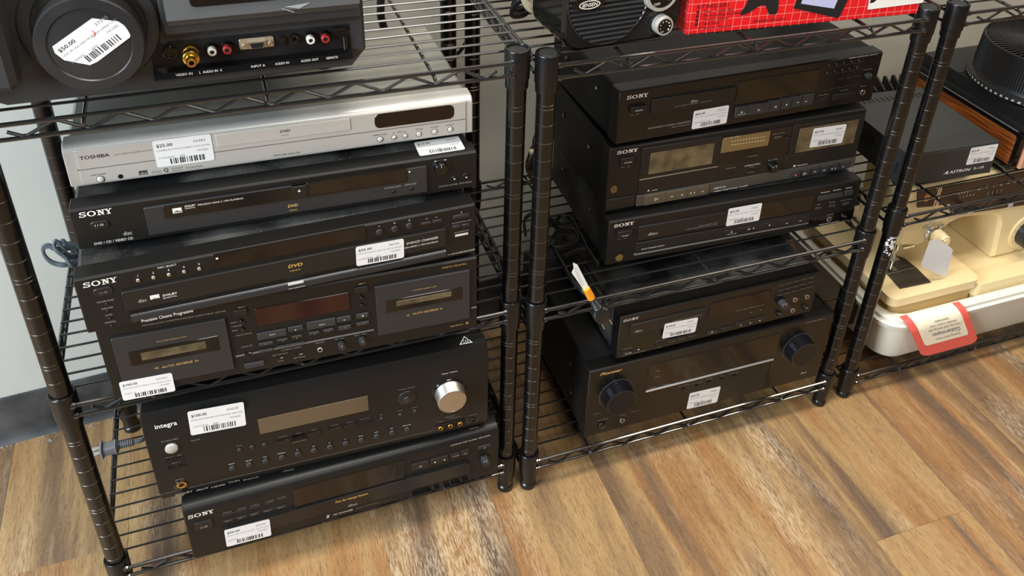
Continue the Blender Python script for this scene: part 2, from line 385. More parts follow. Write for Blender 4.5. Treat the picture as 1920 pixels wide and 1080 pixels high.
# ------------------------------------------------------------------ wire racks
def post_mesh(H, grooves, doubles):
    gz = sorted(grooves+[d-.0026 for d in doubles]+[d+.0026 for d in doubles])
    R, Rg, hw = .0120, .01165, .00055
    prof = [(R, .014)]; mis = []
    for z in gz:
        if z < .02 or z > H-.01: continue
        prof += [(R, z-hw), (Rg, z-hw*.4), (Rg, z+hw*.4), (R, z+hw)]; mis += [0, 1, 1, 1]
    prof.append((R, H)); mis.append(0)
    m = MB(); m.lathe(prof, n=20, mis=mis); return m
def rack(label, x0, y0, zts, H, dz0=.6926, W=.5586, D=.31):
    root = thing('wire_shelving_rack', label, 'shelf', (x0, y0, 0), group='black wire racks along the wall')
    doubles = [dz0-.1256*k for k in range(-1, 6)]; singles = [d-.02512*j for d in doubles for j in range(1, 5)]
    pmesh = None
    for px_, py_ in ((0, 0), (W, 0), (0, D), (W, D)):
        if pmesh is None:
            p = obj('post', post_mesh(H, singles, doubles), ['rack_black', 'groove_glint'], root, (px_, py_, 0)); pmesh = p.data
            fm = MB(); fm.lathe([(.0105, .0), (.0125, .002), (.0125, .010), (.009, .014)], n=12); ft = obj('foot', fm, 'rack_plastic', p); fmesh = ft.data
            cm = MB(); cm.lathe([(.0001, H+.0002), (.0112, H+.0002), (.0118, H+.0012), (.0108, H+.0026), (.0001, H+.0030)], n=16); cp = obj('end_cap', cm, 'rubber_black', p); cmesh = cp.data
        else:
            p = inst('post', pmesh, root, (px_, py_, 0)); inst('foot', fmesh, p); inst('end_cap', cmesh, p)
    o = .0124
    for si, zt in enumerate(zts):
        m = MB(); zl = zt-.0175
        def truss(a, b, n, flip=1):
            a = Vector(a); b = Vector(b); L_ = (b-a).length; d = (b-a)/L_
            m.tube([a+Vector((0, 0, zt-.0012)), b+Vector((0, 0, zt-.0012))], .0027, 8); m.tube([a+Vector((0, 0, zl)), b+Vector((0, 0, zl))], .0025, 8)
            s0 = .0340 if L_ > .4 else .030; pts = [a+d*(s0-.0145)+Vector((0, 0, zl+.0085))]; nlow = n; pitch = (L_-2*s0)/(nlow-1)
            for k in range(nlow):
                t = s0+pitch*k; pts += [a+d*(t-.0025)+Vector((0, 0, zl+.0022)), a+d*(t+.0025)+Vector((0, 0, zl+.0022))]
                if k < nlow-1: pts += [a+d*(t+pitch/2-.0025)+Vector((0, 0, zt-.0030)), a+d*(t+pitch/2+.0025)+Vector((0, 0, zt-.0030))]
            pts.append(a+d*(L_-s0+.0145)+Vector((0, 0, zl+.0085)))
            m.tube(pts, .0019, 6)
        # wires end at the collars; slightly outside the post centres
        truss((.0095, -o, 0), (W-.0095, -o, 0), 9); truss((.0095, D+o, 0), (W-.0095, D+o, 0), 9)
        truss((-o, .0095, 0), (-o, D-.0095, 0), 5); truss((W+o, .0095, 0), (W+o, D-.0095, 0), 5)
        for cx in (.0108, W-.0108):
            for z in (zt-.0012, zl):
                for y in (-o, D+o): m.lathe([(.0001, -.004), (.0034, -.003), (.0040, .0), (.0034, .003), (.0001, .004)], 'x', (cx, y, z), n=8)
        sh = obj('shelf', m, 'wire_black', root)
        if si == 0:
            wm_ = MB(); wm_.tube([(-.0138, 0, 0), (W+.0138, 0, 0)], .0016, 6)
            sm = MB(); sm.tube([(0, -.0215, -.0068), (0, -.017, -.0054), (0, -.010, -.0044), (0, D+.010, -.0044), (0, D+.017, -.0054), (0, D+.0215, -.0068)], .0023, 6)
            cm = MB(); cm.lathe([(.0126, .0095), (.0130, .0115), (.0146, .0118), (.0154, .0110), (.0156, .0100), (.0152, -.0262), (.0142, -.0272), (.0139, -.0385), (.0124, -.0392)], n=24)
            wmesh = smesh = cmesh2 = None
        for k in range(12):
            y = .0165+.0252*k
            if wmesh is None: w_ = obj('deck_wire', wm_, 'wire_black', sh, (0, y, zt+.0012)); wmesh = w_.data
            else: inst('deck_wire', wmesh, sh, (0, y, zt+.0012))
        for xs in (.098, .2742, .4546):
            if smesh is None: w_ = obj('support_wire', sm, 'wire_black', sh, (xs, 0, zt+.0001)); smesh = w_.data
            else: inst('support_wire', smesh, sh, (xs, 0, zt+.0001))
        for px_, py_ in ((0, 0), (W, 0), (0, D), (W, D)):
            if cmesh2 is None: w_ = obj('corner_collar', cm, 'rack_plastic', sh, (px_, py_, zt)); cmesh2 = w_.data
            else: inst('corner_collar', cmesh2, sh, (px_, py_, zt))
    return root
rack('black wire rack at the left holding the projector and six stacked players', 0, 0, (.7564, .3803, .0693), .7610)
rack('black wire rack in the middle holding the red box and five stacked players', .5940, -.0072, (.7495, .3752, .0673), .7585)
rc = rack('black wire rack at the right edge holding the sewing machine', 1.2080, -.0038, (.7490, .4035, .0553), .7570, dz0=.6700)
pm_ = MB()
for i in range(60):
    a = -PI/2+random.uniform(-.9, .9); z = .355+random.uniform(-.03, .028); s_ = random.uniform(.001, .0028)
    x, y = .01215*math.cos(a), .01215*math.sin(a); tx, ty = -math.sin(a)*s_, math.cos(a)*s_
    pm_.quad([(x-tx, y-ty, z), (x+tx, y+ty, z+random.uniform(-.001, .001)), (x+tx*.6, y+ty*.6, z+s_*2), (x-tx*.8, y-ty*.8, z+s_*1.6)])
post_c = [c_ for c_ in rc.children if c_.name.startswith('post') and c_.location.x == 0 and c_.location.y == 0][0]
r_ = obj('tape_residue', pm_, 'tag_paper', post_c, smooth=False); r_['kind'] = 'stuff'

# ------------------------------------------------------------------ faces of the players (millimetres on each front panel)
FACES = {
 'tosh': [
  ['R','fascia_panel','silver_face',12.1,1.6,435.2,43.4,1.2,0.8,0],
  ['R','seam','dark_line',10.7,19.5,434.7,20.2,1.5,0.1,0],
  ['T','TOSHIBA',15.4,32.0,44.0,4.3,'print_dark',1,0],
  ['T','DVD VIDEO PLAYER SD-310V',48.4,32.1,86.2,1.9,'print_mid',0,0],
  ['R','disc_tray','silver_tray',151.8,25.8,298.0,41.3,2.2,0.5,0.6],
  ['T','DVD',219.3,34.2,230.8,3.2,'print_dark',1,0.2],
  ['T','VIDEO',220.1,29.8,229.5,1.3,'print_mid',0,0],
  ['R','display_window','display_brown',325.8,22.6,420.9,41.7,1.6,6.6,0],
  ['C','button','silver_button',331.2,7.6,3.2,2.2],
  ['C','button','silver_button',347.7,7.8,2.5,2.2],
  ['C','button','silver_button',360.9,7.8,2.5,2.2],
  ['C','button','silver_button',377.3,7.6,3.0,2.2],
  ['C','button','silver_button',396.5,8.0,3.0,2.2],
  ['C','button','silver_button',415.9,8.2,3.0,2.2],
  ['T','OPEN/CLOSE',322.1,13.2,339.5,1.7,'print_dark',0,0],
  ['T','SKIP',351.5,13.6,357.2,1.6,'print_dark',0,0],
  ['T','PAUSE',373.5,13.7,382.1,1.7,'print_dark',0,0],
  ['T','STOP',394.3,13.6,400.9,1.7,'print_dark',0,0],
  ['T','PLAY',413.2,13.8,420.6,1.7,'print_dark',0,0],
  ['Y','rw',347.0,14.0,1.4,'print_dark'],
  ['Y','ff',360.7,13.9,1.4,'print_dark'],
  ['Y','stop',392.9,14.3,1.2,'print_dark'],
  ['Y','playf',411.8,14.2,1.4,'print_dark'],
  ['C','button','silver_button',30.2,5.4,3.6,2.2],
  ['T','ON/STANDBY',21.6,10.8,36.7,1.7,'print_dark',0,0],
  ['T','I/O',27.6,-0.1,30.5,1.4,'print_dark',0,0],
  ['C','sensor','black_gloss',49.9,5.5,2.8,1.5],
  ['R','printed_badge','print_dark',68.0,3.2,77.4,9.4,1.3,0.2,0],
  ['T','dts',68.9,4.6,76.1,2.6,'silver_face',1,0.2],
  ['T','VCD',80.8,3.8,90.4,2.8,'print_mid',1,0],
  ['T','Q',93.1,3.8,98.3,4.6,'print_dark',1,0],
  ['T','DOLBY',101.7,5.5,113.2,2,'print_mid',1,0],
  ['T','DIGITAL',101.5,2.8,112.8,1.5,'print_mid',0,0],
  ['T','COLORSTREAM',115.4,3.8,133.7,2.4,'print_mid',0,0],
  ['T','192kHz 24bit Audio DAC',208.8,4.4,239.5,2.1,'print_dark',0,0],
  ['S',[(87.7,43.9),(147.2,44.0),(86.5,10.4)],'$25.00','43483','TOSHIBA SD-310VU PL129B09T1 DVD PLAYER','1/19/2026    JJSJ'],
 ],
 'dvd': [
  ['L',9.0,40.6,41.1,6.6,'print_light'],
  ['R','power_button','black_matte',17.1,23.4,35.4,33.4,1.6,4.2,0.5],
  ['T','I / O',21.4,27.7,30.1,2.6,'print_light',0,0],
  ['T','disc',46.1,9.8,55.1,5.0,'print_grey',1,0],
  ['T','DVD / CD / VIDEO CD',16.0,3.3,55.0,3.2,'print_light',0,0],
  ['R','front_ledge','grey_plastic',71.8,6.0,382.4,42.1,3.0,1.0,0.5],
  ['R','display_window','black_gloss',90.8,24.8,358.3,41.7,4.0,0.6,0],
  ['R','display_panel','display_dark',245.1,26.9,357.8,43.6,4.4,0.3,0],
  ['R','button','black_matte',226.9,25.2,243.4,42.1,4.8,0.4,0],
  ['Y','eject',234.5,36.2,3.0,'print_light'],
  ['R','printed_badge','print_light',99.9,30.5,109.6,37.1,4.4,0.1,0],
  ['T','dts',100.6,31.9,108.6,2.7,'black_matte',1,0.2],
  ['T','DOLBY',112.7,36.7,124.0,2.1,'print_light',1,0],
  ['T','DIGITAL',112.8,34.1,123.6,1.5,'print_light',0,0],
  ['T','PRECISION DRIVE 2 / MP3 PLAYBACK',126.1,36.1,174.2,2.0,'print_light',0,0],
  ['T','DVD',219.8,14.7,231.3,3.6,'print_gold',1,0.2],
  ['T','VIDEO',221.0,9.4,230.3,1.6,'print_gold',0,0],
  ['T','PICTURE MODE',331.1,19.3,350.9,2.3,'print_grey',0,0],
  ['T','SURROUND',354.8,19.5,369.5,2.3,'print_grey',0,0],
  ['C','button','black_gloss',341.5,14.0,2,4.5],
  ['C','button','black_gloss',363.1,14.2,2,4.5],
  ['Y','stop',361.6,38.2,2.2,'print_light'],
  ['K','jog_dial','black_gloss',399.5,36.3,8.8,7,'dark_metal'],
  ['Y','play',402.3,26.6,3,'print_light'],
  ['C','button','black_gloss',415.8,18.6,3.2,2.5],
  ['C','button','black_gloss',430.6,19.3,3.8,2.5],
  ['Y','pause',416.1,18.0,2,'print_light'],
  ['Y','stop',430.9,17.8,1.8,'print_light'],
  ['Y','rw',393.5,45.6,1.8,'print_light'],
  ['Y','ff',405.9,45.5,1.8,'print_light'],
  ['T','CD/DVD PLAYER  DVP-NS315',396.8,7.7,438.4,2.1,'print_grey',0,0],
 ],
 'dvdx': [
  ['L',8.3,61.7,41.1,6.8,'print_light'],
  ['R','power_button','black_matte',15.8,47.1,34.9,58.1,1.6,4.4,0.5],
  ['T','I / O',21.7,51.0,29.4,2.5,'print_grey',0,0],
  ['C','button','chrome',60.8,58.5,2.1,2.0],
  ['T','1',60.6,62.9,62.4,2.8,'print_light',0,0],
  ['C','button','chrome',76.2,58.3,2.1,2.0],
  ['T','2',75.9,62.7,77.8,2.8,'print_light',0,0],
  ['C','button','chrome',91.8,58.2,2.1,2.0],
  ['T','3',91.5,62.7,93.4,2.8,'print_light',0,0],
  ['C','button','chrome',107.4,58.2,2.1,2.0],
  ['T','4',107.0,62.7,108.9,2.8,'print_light',0,0],
  ['C','button','chrome',123.1,58.2,2.1,2.0],
  ['T','5',122.7,62.7,124.6,2.8,'print_light',0,0],
  ['T','DISC SELECT',82.0,68.2,101.4,2.2,'print_light',0,0],
  ['R','display_window','display_brown',138.3,54.9,307.7,74.2,1.2,0.8,0],
  ['Y','stop',142.9,67.6,2.6,'print_light'],
  ['R','disc_tray','black_matte',42.1,22.0,404.0,47.9,3.2,1.5,0.7],
  ['R','lower_bar','dark_metal',45.3,3.7,403.7,15.4,4.5,4.2,0],
  ['T','Precision Cinema Progressive',54.7,3.6,108.5,4.4,'print_light',0,0],
  ['T','disc',56.2,30.5,64.8,4.6,'print_grey',1,0],
  ['R','printed_badge','print_light',68.5,30.9,78.2,36.6,3.6,0.1,0],
  ['T','dts',69.1,30.5,76.9,2.7,'black_matte',1,0.2],
  ['T','DOLBY',81.2,32.2,96.1,2.8,'print_light',1,0],
  ['T','DIGITAL',81.1,28.9,95.6,1.8,'print_light',0,0],
  ['T','DVD',215.7,36.5,232.4,4.4,'print_gold',1,0.2],
  ['T','VIDEO',217.1,30.8,229.9,1.8,'print_gold',0,0],
  ['R','indicator','silver_face',213.4,12.1,231.4,14.8,5.4,0.5,0],
  ['T','PROGRESSIVE',213.3,6.7,232.3,2.0,'print_light',0,0],
  ['T','DVD/CD CHANGER',354.5,35.8,394.0,3.4,'print_light',0,0.15],
  ['T','ION DRIVE 2 / MP3 PLAYBACK',352.0,30.4,393.9,2.2,'print_light',0,0.15],
  ['C','button','grey_plastic',323.8,60.2,4.0,2.5],
  ['C','button','grey_plastic',342.0,60.6,4.0,2.5],
  ['C','button','grey_plastic',359.8,61.2,4.0,2.5],
  ['Y','play',324.2,68.1,2.2,'print_grey'],
  ['Y','pause',342.3,68.4,2.2,'print_grey'],
  ['Y','stop',360.2,68.4,2.2,'print_grey'],
  ['R','button','dark_metal',374.0,58.1,386.8,61.7,1.6,0.5,0.3],
  ['R','button','dark_metal',387.9,57.9,400.4,62.0,1.6,0.5,0.3],
  ['R','button','dark_metal',413.9,57.9,434.9,63.0,1.6,0.5,0.3],
  ['R','button','dark_metal',413.4,44.1,423.5,48.4,1.6,0.5,0.3],
  ['R','button','dark_metal',425.0,44.0,435.2,47.8,1.6,0.5,0.3],
  ['Y','rw',381.1,65.8,1.6,'print_grey'],
  ['Y','ff',393.4,65.3,1.6,'print_grey'],
  ['Y','eject',424.7,65.5,2.2,'print_grey'],
  ['T','EXCHANGE DISC SKIP',412.7,50.4,437.2,1.7,'print_grey',0,0],
  ['R','indicator','silver_face',416.5,30.6,433.3,33.4,1.4,0.4,0],
  ['T','PROGRESSIVE',415.5,35.8,433.8,1.8,'print_grey',0,0],
  ['T','CD/DVD PLAYER DVP-NC555P',406.3,4.2,442.1,2.0,'print_light',0,0],
  ['T','PICTURE MODE',16.7,38.2,33.2,2.2,'print_grey',0,0],
  ['C','button','black_gloss',25.4,35.4,1.6,1.5],
  ['T','SURROUND',19.0,28.4,30.8,2.2,'print_grey',0,0],
  ['C','button','black_gloss',24.6,25.3,1.6,1.5],
  ['T','LOAD',21.0,18.9,28.2,2.2,'print_grey',0,0],
  ['C','button','black_gloss',24.7,15.2,1.6,1.5],
  ['T','ONE/ALL',18.5,8.9,29.8,2.2,'print_grey',0,0],
  ['C','button','black_gloss',24.5,4.7,1.6,1.5],
  ['S',[(294.2,47.5),(351.7,46.1),(291.4,19.3)],'$35.00','38534','SONY DVP-NC555P 5-DISC CD DVD PLAYER MP3','6/25/2025   JJSJ'],
 ],
 'deckA': [
  ['R','cassette_door','grey_plastic',13.3,13.5,136.5,93.1,3.0,1.2,1.0],
  ['R','door_window','black_gloss',27.4,48.1,125.1,70.4,3.6,0.4,0],
  ['R','cassette_window','window_tan',39.6,54.3,110.6,66.2,3.9,0.2,0],
  ['T','AUTO REVERSE',58.0,36.8,92.1,3.2,'print_gold',0,0.25],
  ['Y','playl',52.4,38.7,3.4,'print_gold'],
  ['Y','play',97.0,38.1,3.4,'print_gold'],
  ['T','HIGH SPEED DUBBING SYSTEM',59.0,77.2,92.1,1.4,'print_gold',0,0],
  ['T','PRECISION AUDIO COMPONENT/DOUBLE CASSETTE DECK  DRW-585',48.0,101.8,138.8,2.0,'print_grey',0,0],
  ['R','cassette_door','grey_plastic',311.9,20.7,431.3,100.0,3.0,1.2,1.0],
  ['R','door_window','black_gloss',322.8,56.1,421.2,75.8,3.6,0.4,0],
  ['R','cassette_window','window_tan',336.4,63.9,407.2,72.5,3.9,0.2,0],
  ['T','AUTO REVERSE',356.0,45.1,389.1,3.2,'print_gold',0,0.25],
  ['Y','playl',349.9,45.7,3.0,'print_gold'],
  ['Y','play',393.4,46.5,3.0,'print_gold'],
  ['T','HIGH SPEED DUBBING SYSTEM',357.3,83.8,388.3,1.4,'print_gold',0,0],
  ['T','DOLBY B C NR HX PRO',396.4,108.3,427.6,2.2,'print_gold',0,0],
  ['R','display_window','display_red',170.5,71.5,280.2,97.9,1.2,0.8,0.4],
  ['R','button','black_matte',147.7,93.7,161.7,101.7,2.6,0.8,0.4],
  ['T','EJECT',151.8,103.0,160.5,1.6,'print_gold',0,0],
  ['R','button','black_matte',288.1,95.2,303.4,103.6,2.6,0.8,0.4],
  ['T','EJECT',292.6,106.4,300.8,1.6,'print_gold',0,0],
  ['C','button','black_gloss',153.6,83.8,2.2,3],
  ['C','button','black_gloss',153.7,70.8,2.2,3],
  ['C','button','black_gloss',294.9,86.5,2.2,3],
  ['C','button','black_gloss',294.6,74.3,2.2,3],
  ['T','RESET',141.1,82.2,148.5,1.6,'print_grey',0,0],
  ['T','COUNTER',141.0,76.3,153.1,1.6,'print_grey',0,0],
  ['T','MEMORY',140.8,69.8,148.2,1.6,'print_grey',0,0],
  ['R','button','key_grey',168.1,50.1,202.2,60.5,2.4,0.6,0.4],
  ['R','button','key_grey',204.2,54.2,222.0,61.1,2.4,0.6,0.4],
  ['R','button','key_grey',168.5,40.4,185.1,44.8,2.4,0.6,0.4],
  ['R','button','key_grey',190.2,42.3,202.5,45.2,2.4,0.6,0.4],
  ['R','button','key_grey',207.7,42.8,219.8,46.0,2.4,0.6,0.4],
  ['R','button','key_grey',168.0,29.4,183.9,33.3,2.4,0.6,0.4],
  ['R','button','key_grey',188.6,32.6,221.7,34.0,2.4,0.6,0.4],
  ['R','button','key_grey',226.7,51.4,261.1,63.1,2.4,0.6,0.4],
  ['R','button','key_grey',262.6,54.3,280.0,62.1,2.4,0.6,0.4],
  ['R','button','key_grey',228.0,43.1,240.5,46.9,2.4,0.6,0.4],
  ['R','button','key_grey',245.6,43.1,257.8,47.2,2.4,0.6,0.4],
  ['R','button','key_grey',263.9,41.0,279.1,47.3,2.4,0.6,0.4],
  ['R','button','key_grey',286.7,54.7,301.7,61.3,2.4,0.6,0.4],
  ['R','button','key_grey',286.1,42.6,301.7,47.6,2.4,0.6,0.4],
  ['T','PLAY',182.1,55.0,189.2,1.8,'print_light',0,0],
  ['T','PLAY',240.9,55.9,248.3,1.8,'print_light',0,0],
  ['Y','stop',212.9,56.0,1.5,'print_light'],
  ['Y','stop',271.5,57.4,1.5,'print_light'],
  ['Y','pause',294.3,58.3,2,'print_light'],
  ['Y','stop',294.1,45.2,1,'print_red'],
  ['Y','rw',176.3,42.7,1.2,'print_grey'],
  ['Y','rw',196.6,43.1,1.2,'print_grey'],
  ['Y','ff',213.4,42.9,1.2,'print_grey'],
  ['Y','rw',234.4,43.7,1.2,'print_grey'],
  ['Y','ff',251.4,44.0,1.2,'print_grey'],
  ['Y','rw',271.8,45.0,1.2,'print_grey'],
  ['R','trim_strip','trim_grey',140.2,29.25,307.0,31.45,1.2,0.3,0],
  ['R','trim_strip','trim_grey',433.7,34.05,441.7,36.25,1.2,0.3,0],
  ['R','button','key_grey',148.2,8.9,171.3,16.1,2.6,0.8,0.4],
  ['T','REMOTE SENSOR',144.4,61.6,162.8,1.5,'print_grey',0,0],
  ['R','slide_switch','black_gloss',186.1,10.4,194.5,15.1,1.6,0.5,0.3],
  ['R','slide_switch','black_gloss',207.8,10.6,218.2,15.0,1.6,0.5,0.3],
  ['R','slide_switch','black_gloss',150.3,29.4,158.8,33.1,1.6,0.5,0.3],
  ['T','DOLBY NR',148.4,42.1,161.1,1.6,'print_grey',0,0],
  ['T','TIMER',186.7,8.2,194.3,1.6,'print_grey',0,0],
  ['T','REV MODE',206.3,9.6,220.2,1.6,'print_grey',0,0],
  ['T','DUBBING SPEED',193.2,24.9,216.9,1.5,'print_grey',0,0],
  ['T','REC OFF PLAY',182.0,19.3,200.2,1.4,'print_grey',0,0],
  ['J','jack','chrome',238.8,15.0,3.6],
  ['T','PHONES',234.2,25.5,245.1,1.7,'print_grey',0,0],
  ['K','knob','grey_plastic',265.1,17.9,4.6,9,'black_gloss'],
  ['K','knob','grey_plastic',291.1,19.0,4.6,9,'black_gloss'],
  ['T','BIAS TUNE',257.9,25.6,269.6,1.5,'print_grey',0,0],
  ['T','INPUT LEVEL',281.8,25.6,297.0,1.7,'print_grey',0,0],
  ['T','REC/PLAY',405.4,9.2,422.5,2.2,'print_gold',0,0.2],
  ['T','B',425.7,9.0,429.7,4,'print_gold',0,0.2],
  ['S',[(9.7,28.1),(67.3,27.4),(9.3,-1.7)],'$100.00','37592','SONY DRW-585 SET PERFECT DUAL CASSETTE DECK','SHELF D'],
 ],
 'integra': [
  ['T','integra',14.3,134.3,40.3,7.6,'print_light',1,0],
  ['R','display_window','display_warm',133.6,86.0,274.9,112.9,1.0,0.4,0],
  ['C','power_button','silver_face',27.4,96.7,7.6,3.2],
  ['T','On/Standby',17.1,109.7,37.6,1.9,'print_grey',0,0],
  ['R','button','black_gloss',16.6,73.7,26.3,79.2,1.5,0.5,0.3],
  ['R','button','black_gloss',28.1,73.8,38.6,77.5,1.5,0.5,0.3],
  ['R','button','black_gloss',16.5,58.6,26.8,62.9,1.5,0.5,0.3],
  ['R','button','black_gloss',28.7,58.9,38.6,62.4,1.5,0.5,0.3],
  ['T','Zone 2',18.4,80.1,27.0,1.5,'print_grey',0,0],
  ['T','Off',31.5,79.8,36.4,1.5,'print_grey',0,0],
  ['T','Zone 3',23.6,68.0,32.6,1.5,'print_grey',0,0],
  ['T','Phones',22.2,36.0,33.1,2.0,'print_grey',0,0],
  ['C','jack_plate','black_gloss',27.6,24.2,9.5,0.8],
  ['J','jack','gold',28.4,26.6,6],
  ['C','button','grey_plastic',105.4,66.3,2.8,2],
  ['C','button','grey_plastic',121.1,66.6,2.8,2],
  ['C','button','grey_plastic',136.7,65.8,2.8,2],
  ['T','Tone',102.7,72.8,109.0,1.6,'print_grey',0,0],
  ['T','Hybrid Standby',51.0,100.3,61.9,1.8,'print_grey',0,0],
  ['C','button','grey_plastic',92.7,35.8,4.2,2.6],
  ['T','BD/DVD',89.0,42.4,96.4,1.9,'print_light',0,0],
  ['C','button','grey_plastic',113.8,34.7,4.2,2.6],
  ['T','CBL/SAT',109.5,41.3,118.1,1.9,'print_light',0,0],
  ['C','button','grey_plastic',134.6,34.7,4.2,2.6],
  ['T','Game',132.1,41.3,137.1,1.9,'print_light',0,0],
  ['C','button','grey_plastic',155.8,34.4,4.2,2.6],
  ['T','STRM Box',150.8,41.0,160.8,1.9,'print_light',0,0],
  ['C','button','grey_plastic',176.5,33.9,4.2,2.6],
  ['T','PC',175.3,40.5,177.7,1.9,'print_light',0,0],
  ['C','button','grey_plastic',197.7,33.4,4.2,2.6],
  ['T','AUX',195.8,40.0,199.6,1.9,'print_light',0,0],
  ['C','button','grey_plastic',218.8,33.0,4.2,2.6],
  ['T','CD',217.6,39.6,220.0,1.9,'print_light',0,0],
  ['C','button','grey_plastic',240.1,32.9,4.2,2.6],
  ['T','TV',238.9,39.5,241.3,1.9,'print_light',0,0],
  ['C','button','grey_plastic',261.3,32.3,4.2,2.6],
  ['T','Phono',258.2,38.9,264.4,1.9,'print_light',0,0],
  ['C','button','grey_plastic',282.4,32.8,4.2,2.6],
  ['T','Tuner',279.3,39.4,285.5,1.9,'print_light',0,0],
  ['C','button','grey_plastic',303.8,32.9,4.2,2.6],
  ['T','NET',301.9,39.5,305.7,1.9,'print_light',0,0],
  ['C','button','grey_plastic',325.1,32.8,4.2,2.6],
  ['T','Bluetooth',319.5,39.4,330.7,1.9,'print_light',0,0],
  ['R','button','black_gloss',151.2,59.5,169.6,67.2,1.8,0.5,0.3],
  ['R','button','black_gloss',171.6,59.2,190.1,68.5,1.8,0.5,0.3],
  ['R','button','black_gloss',171.1,59.2,189.7,68.5,1.8,0.5,0.3],
  ['R','button','black_gloss',191.6,60.3,210.1,68.6,1.8,0.5,0.3],
  ['R','button','black_gloss',218.5,62.4,238.0,68.8,1.8,0.5,0.3],
  ['R','button','black_gloss',239.5,61.6,257.4,68.9,1.8,0.5,0.3],
  ['R','button','black_gloss',258.6,61.6,278.0,69.4,1.8,0.5,0.3],
  ['T','Display Home',155.7,71.7,166.8,1.3,'print_grey',0,0],
  ['T','Dimmer',224.0,71.5,233.4,1.3,'print_grey',0,0],
  ['T','Memory',243.8,70.5,253.3,1.3,'print_grey',0,0],
  ['T','Tuning Mode',260.8,70.4,276.1,1.3,'print_grey',0,0],
  ['T','Listening Mode',171.1,58.3,190.2,1.4,'print_grey',0,0],
  ['T','Movie',177.5,71.2,184.0,1.3,'print_grey',0,0],
  ['T','Music',197.6,71.2,205.2,1.3,'print_grey',0,0],
  ['C','control_ring','black_matte',326.9,92.7,12.5,1.2],
  ['C','button','dark_metal',326.8,90.9,4.6,2.6],
  ['T','Tuning / Preset',315.7,109.7,338.6,1.6,'print_grey',0,0],
  ['C','button','grey_plastic',290.9,65.1,2.6,2],
  ['C','button','grey_plastic',316.6,64.6,2.6,2],
  ['C','button','grey_plastic',336.9,64.9,2.6,2],
  ['T','Enter',289.3,70.9,293.6,1.3,'print_grey',0,0],
  ['T','Setup',313.6,70.9,320.2,1.3,'print_grey',0,0],
  ['T','Return',333.3,70.8,340.6,1.3,'print_grey',0,0],
  ['K','volume_knob','knob_silver',386.0,85.6,21.0,19,'black_gloss'],
  ['T','Master Volume',376.1,121.4,398.0,2.3,'print_light',0,0],
  ['R','jack_plate','black_gloss',364.6,13.5,409.5,26.2,0.8,5,0],
  ['J','jack','gold',372.4,19.1,3.6],
  ['J','jack','gold',386.7,19.3,3.6],
  ['J','jack','gold',401.1,19.1,3.6],
  ['J','jack','black_gloss',420.0,19.8,3.4],
  ['T','AUX Input',380.1,36.8,393.4,1.6,'print_grey',0,0],
  ['T','Video',368.8,31.2,376.5,1.5,'print_grey',0,0],
  ['T','L Audio R',385.3,32.3,402.6,1.5,'print_grey',0,0],
  ['T','Setup Mic',414.2,29.5,426.3,1.5,'print_grey',0,0],
  ['T','DTR-40.5',414.8,1.9,429.0,1.8,'print_grey',0,0],
  ['R','seam','trim_grey',-2.8,16.97,427.1,17.32,0.25,0.1,0],
  ['T','DOLBY',18.1,8.4,39.2,2.9,'print_grey',1,0],
  ['T','dts:X',43.1,7.8,58.3,3.2,'print_grey',1,0.2],
  ['T','HDMI',62.0,6.7,79.9,2.6,'print_grey',1,0],
  ['T','WiFi',83.6,7.7,98.7,3.0,'print_grey',0,0],
  ['T','Bluetooth',102.6,6.4,122.9,2.4,'print_grey',0,0],
  ['T','vTuner',153.6,5.1,168.8,2.6,'print_grey',0,0.2],
  ['S',[(54.5,152.1),(112.1,149.6),(51.9,110.7)],'$100.00','43658','INTEGRA DTR RECEIVER WITH NETWORK AND ZONE','1/27/2026    JJSJ'],
 ],
 'cdx': [
  ['L',5.2,82.0,37.4,6.6,'print_light'],
  ['R','power_button','black_matte',10.7,56.4,33.2,71.7,2.2,1.0,0.5],
  ['T','I / O',17.3,60.2,26.3,2.4,'print_light',0,0],
  ['R','button','dark_metal',45.7,71.5,61.7,73.2,1.4,0.3,0.2],
  ['R','button','dark_metal',63.1,71.4,78.6,72.9,1.4,0.3,0.2],
  ['R','button','dark_metal',80.0,71.2,95.7,72.7,1.4,0.3,0.2],
  ['R','button','dark_metal',101.6,71.6,113.3,73.3,1.4,0.3,0.2],
  ['R','button','dark_metal',118.3,72.5,131.4,73.5,1.4,0.3,0.2],
  ['R','button','black_matte',44.9,59.2,60.5,61.4,1.4,0.3,0.2],
  ['T','DISC 1',47.9,57.0,56.9,1.6,'print_light',0,0],
  ['R','button','black_matte',61.7,58.8,77.5,61.1,1.4,0.3,0.2],
  ['T','DISC 2',64.8,56.5,73.9,1.6,'print_light',0,0],
  ['R','button','black_matte',78.7,58.5,94.6,60.8,1.4,0.3,0.2],
  ['T','DISC 3',81.9,56.2,91.0,1.6,'print_light',0,0],
  ['R','button','black_matte',95.9,58.1,112.0,60.4,1.4,0.3,0.2],
  ['T','DISC 4',99.2,55.9,108.3,1.6,'print_light',0,0],
  ['R','button','black_matte',113.2,57.8,129.5,60.1,1.4,0.3,0.2],
  ['T','DISC 5',116.6,55.5,125.8,1.6,'print_light',0,0],
  ['T','REPEAT',47.9,74.5,58.9,1.5,'print_grey',0,0],
  ['T','SHUFFLE',66.4,74.2,77.5,1.5,'print_grey',0,0],
  ['T','PROGRAM',83.1,74.2,94.4,1.5,'print_grey',0,0],
  ['T','CHECK',103.2,74.2,114.5,1.5,'print_grey',0,0],
  ['T','EDIT/TIME',118.5,75.0,130.0,1.5,'print_grey',0,0],
  ['R','disc_tray','black_satin_gloss',44.2,22.3,390.9,47.5,4.5,5.0,0.9],
  ['R','display_window','display_dark',139.1,48.9,295.1,85.9,1.4,3.0,0],
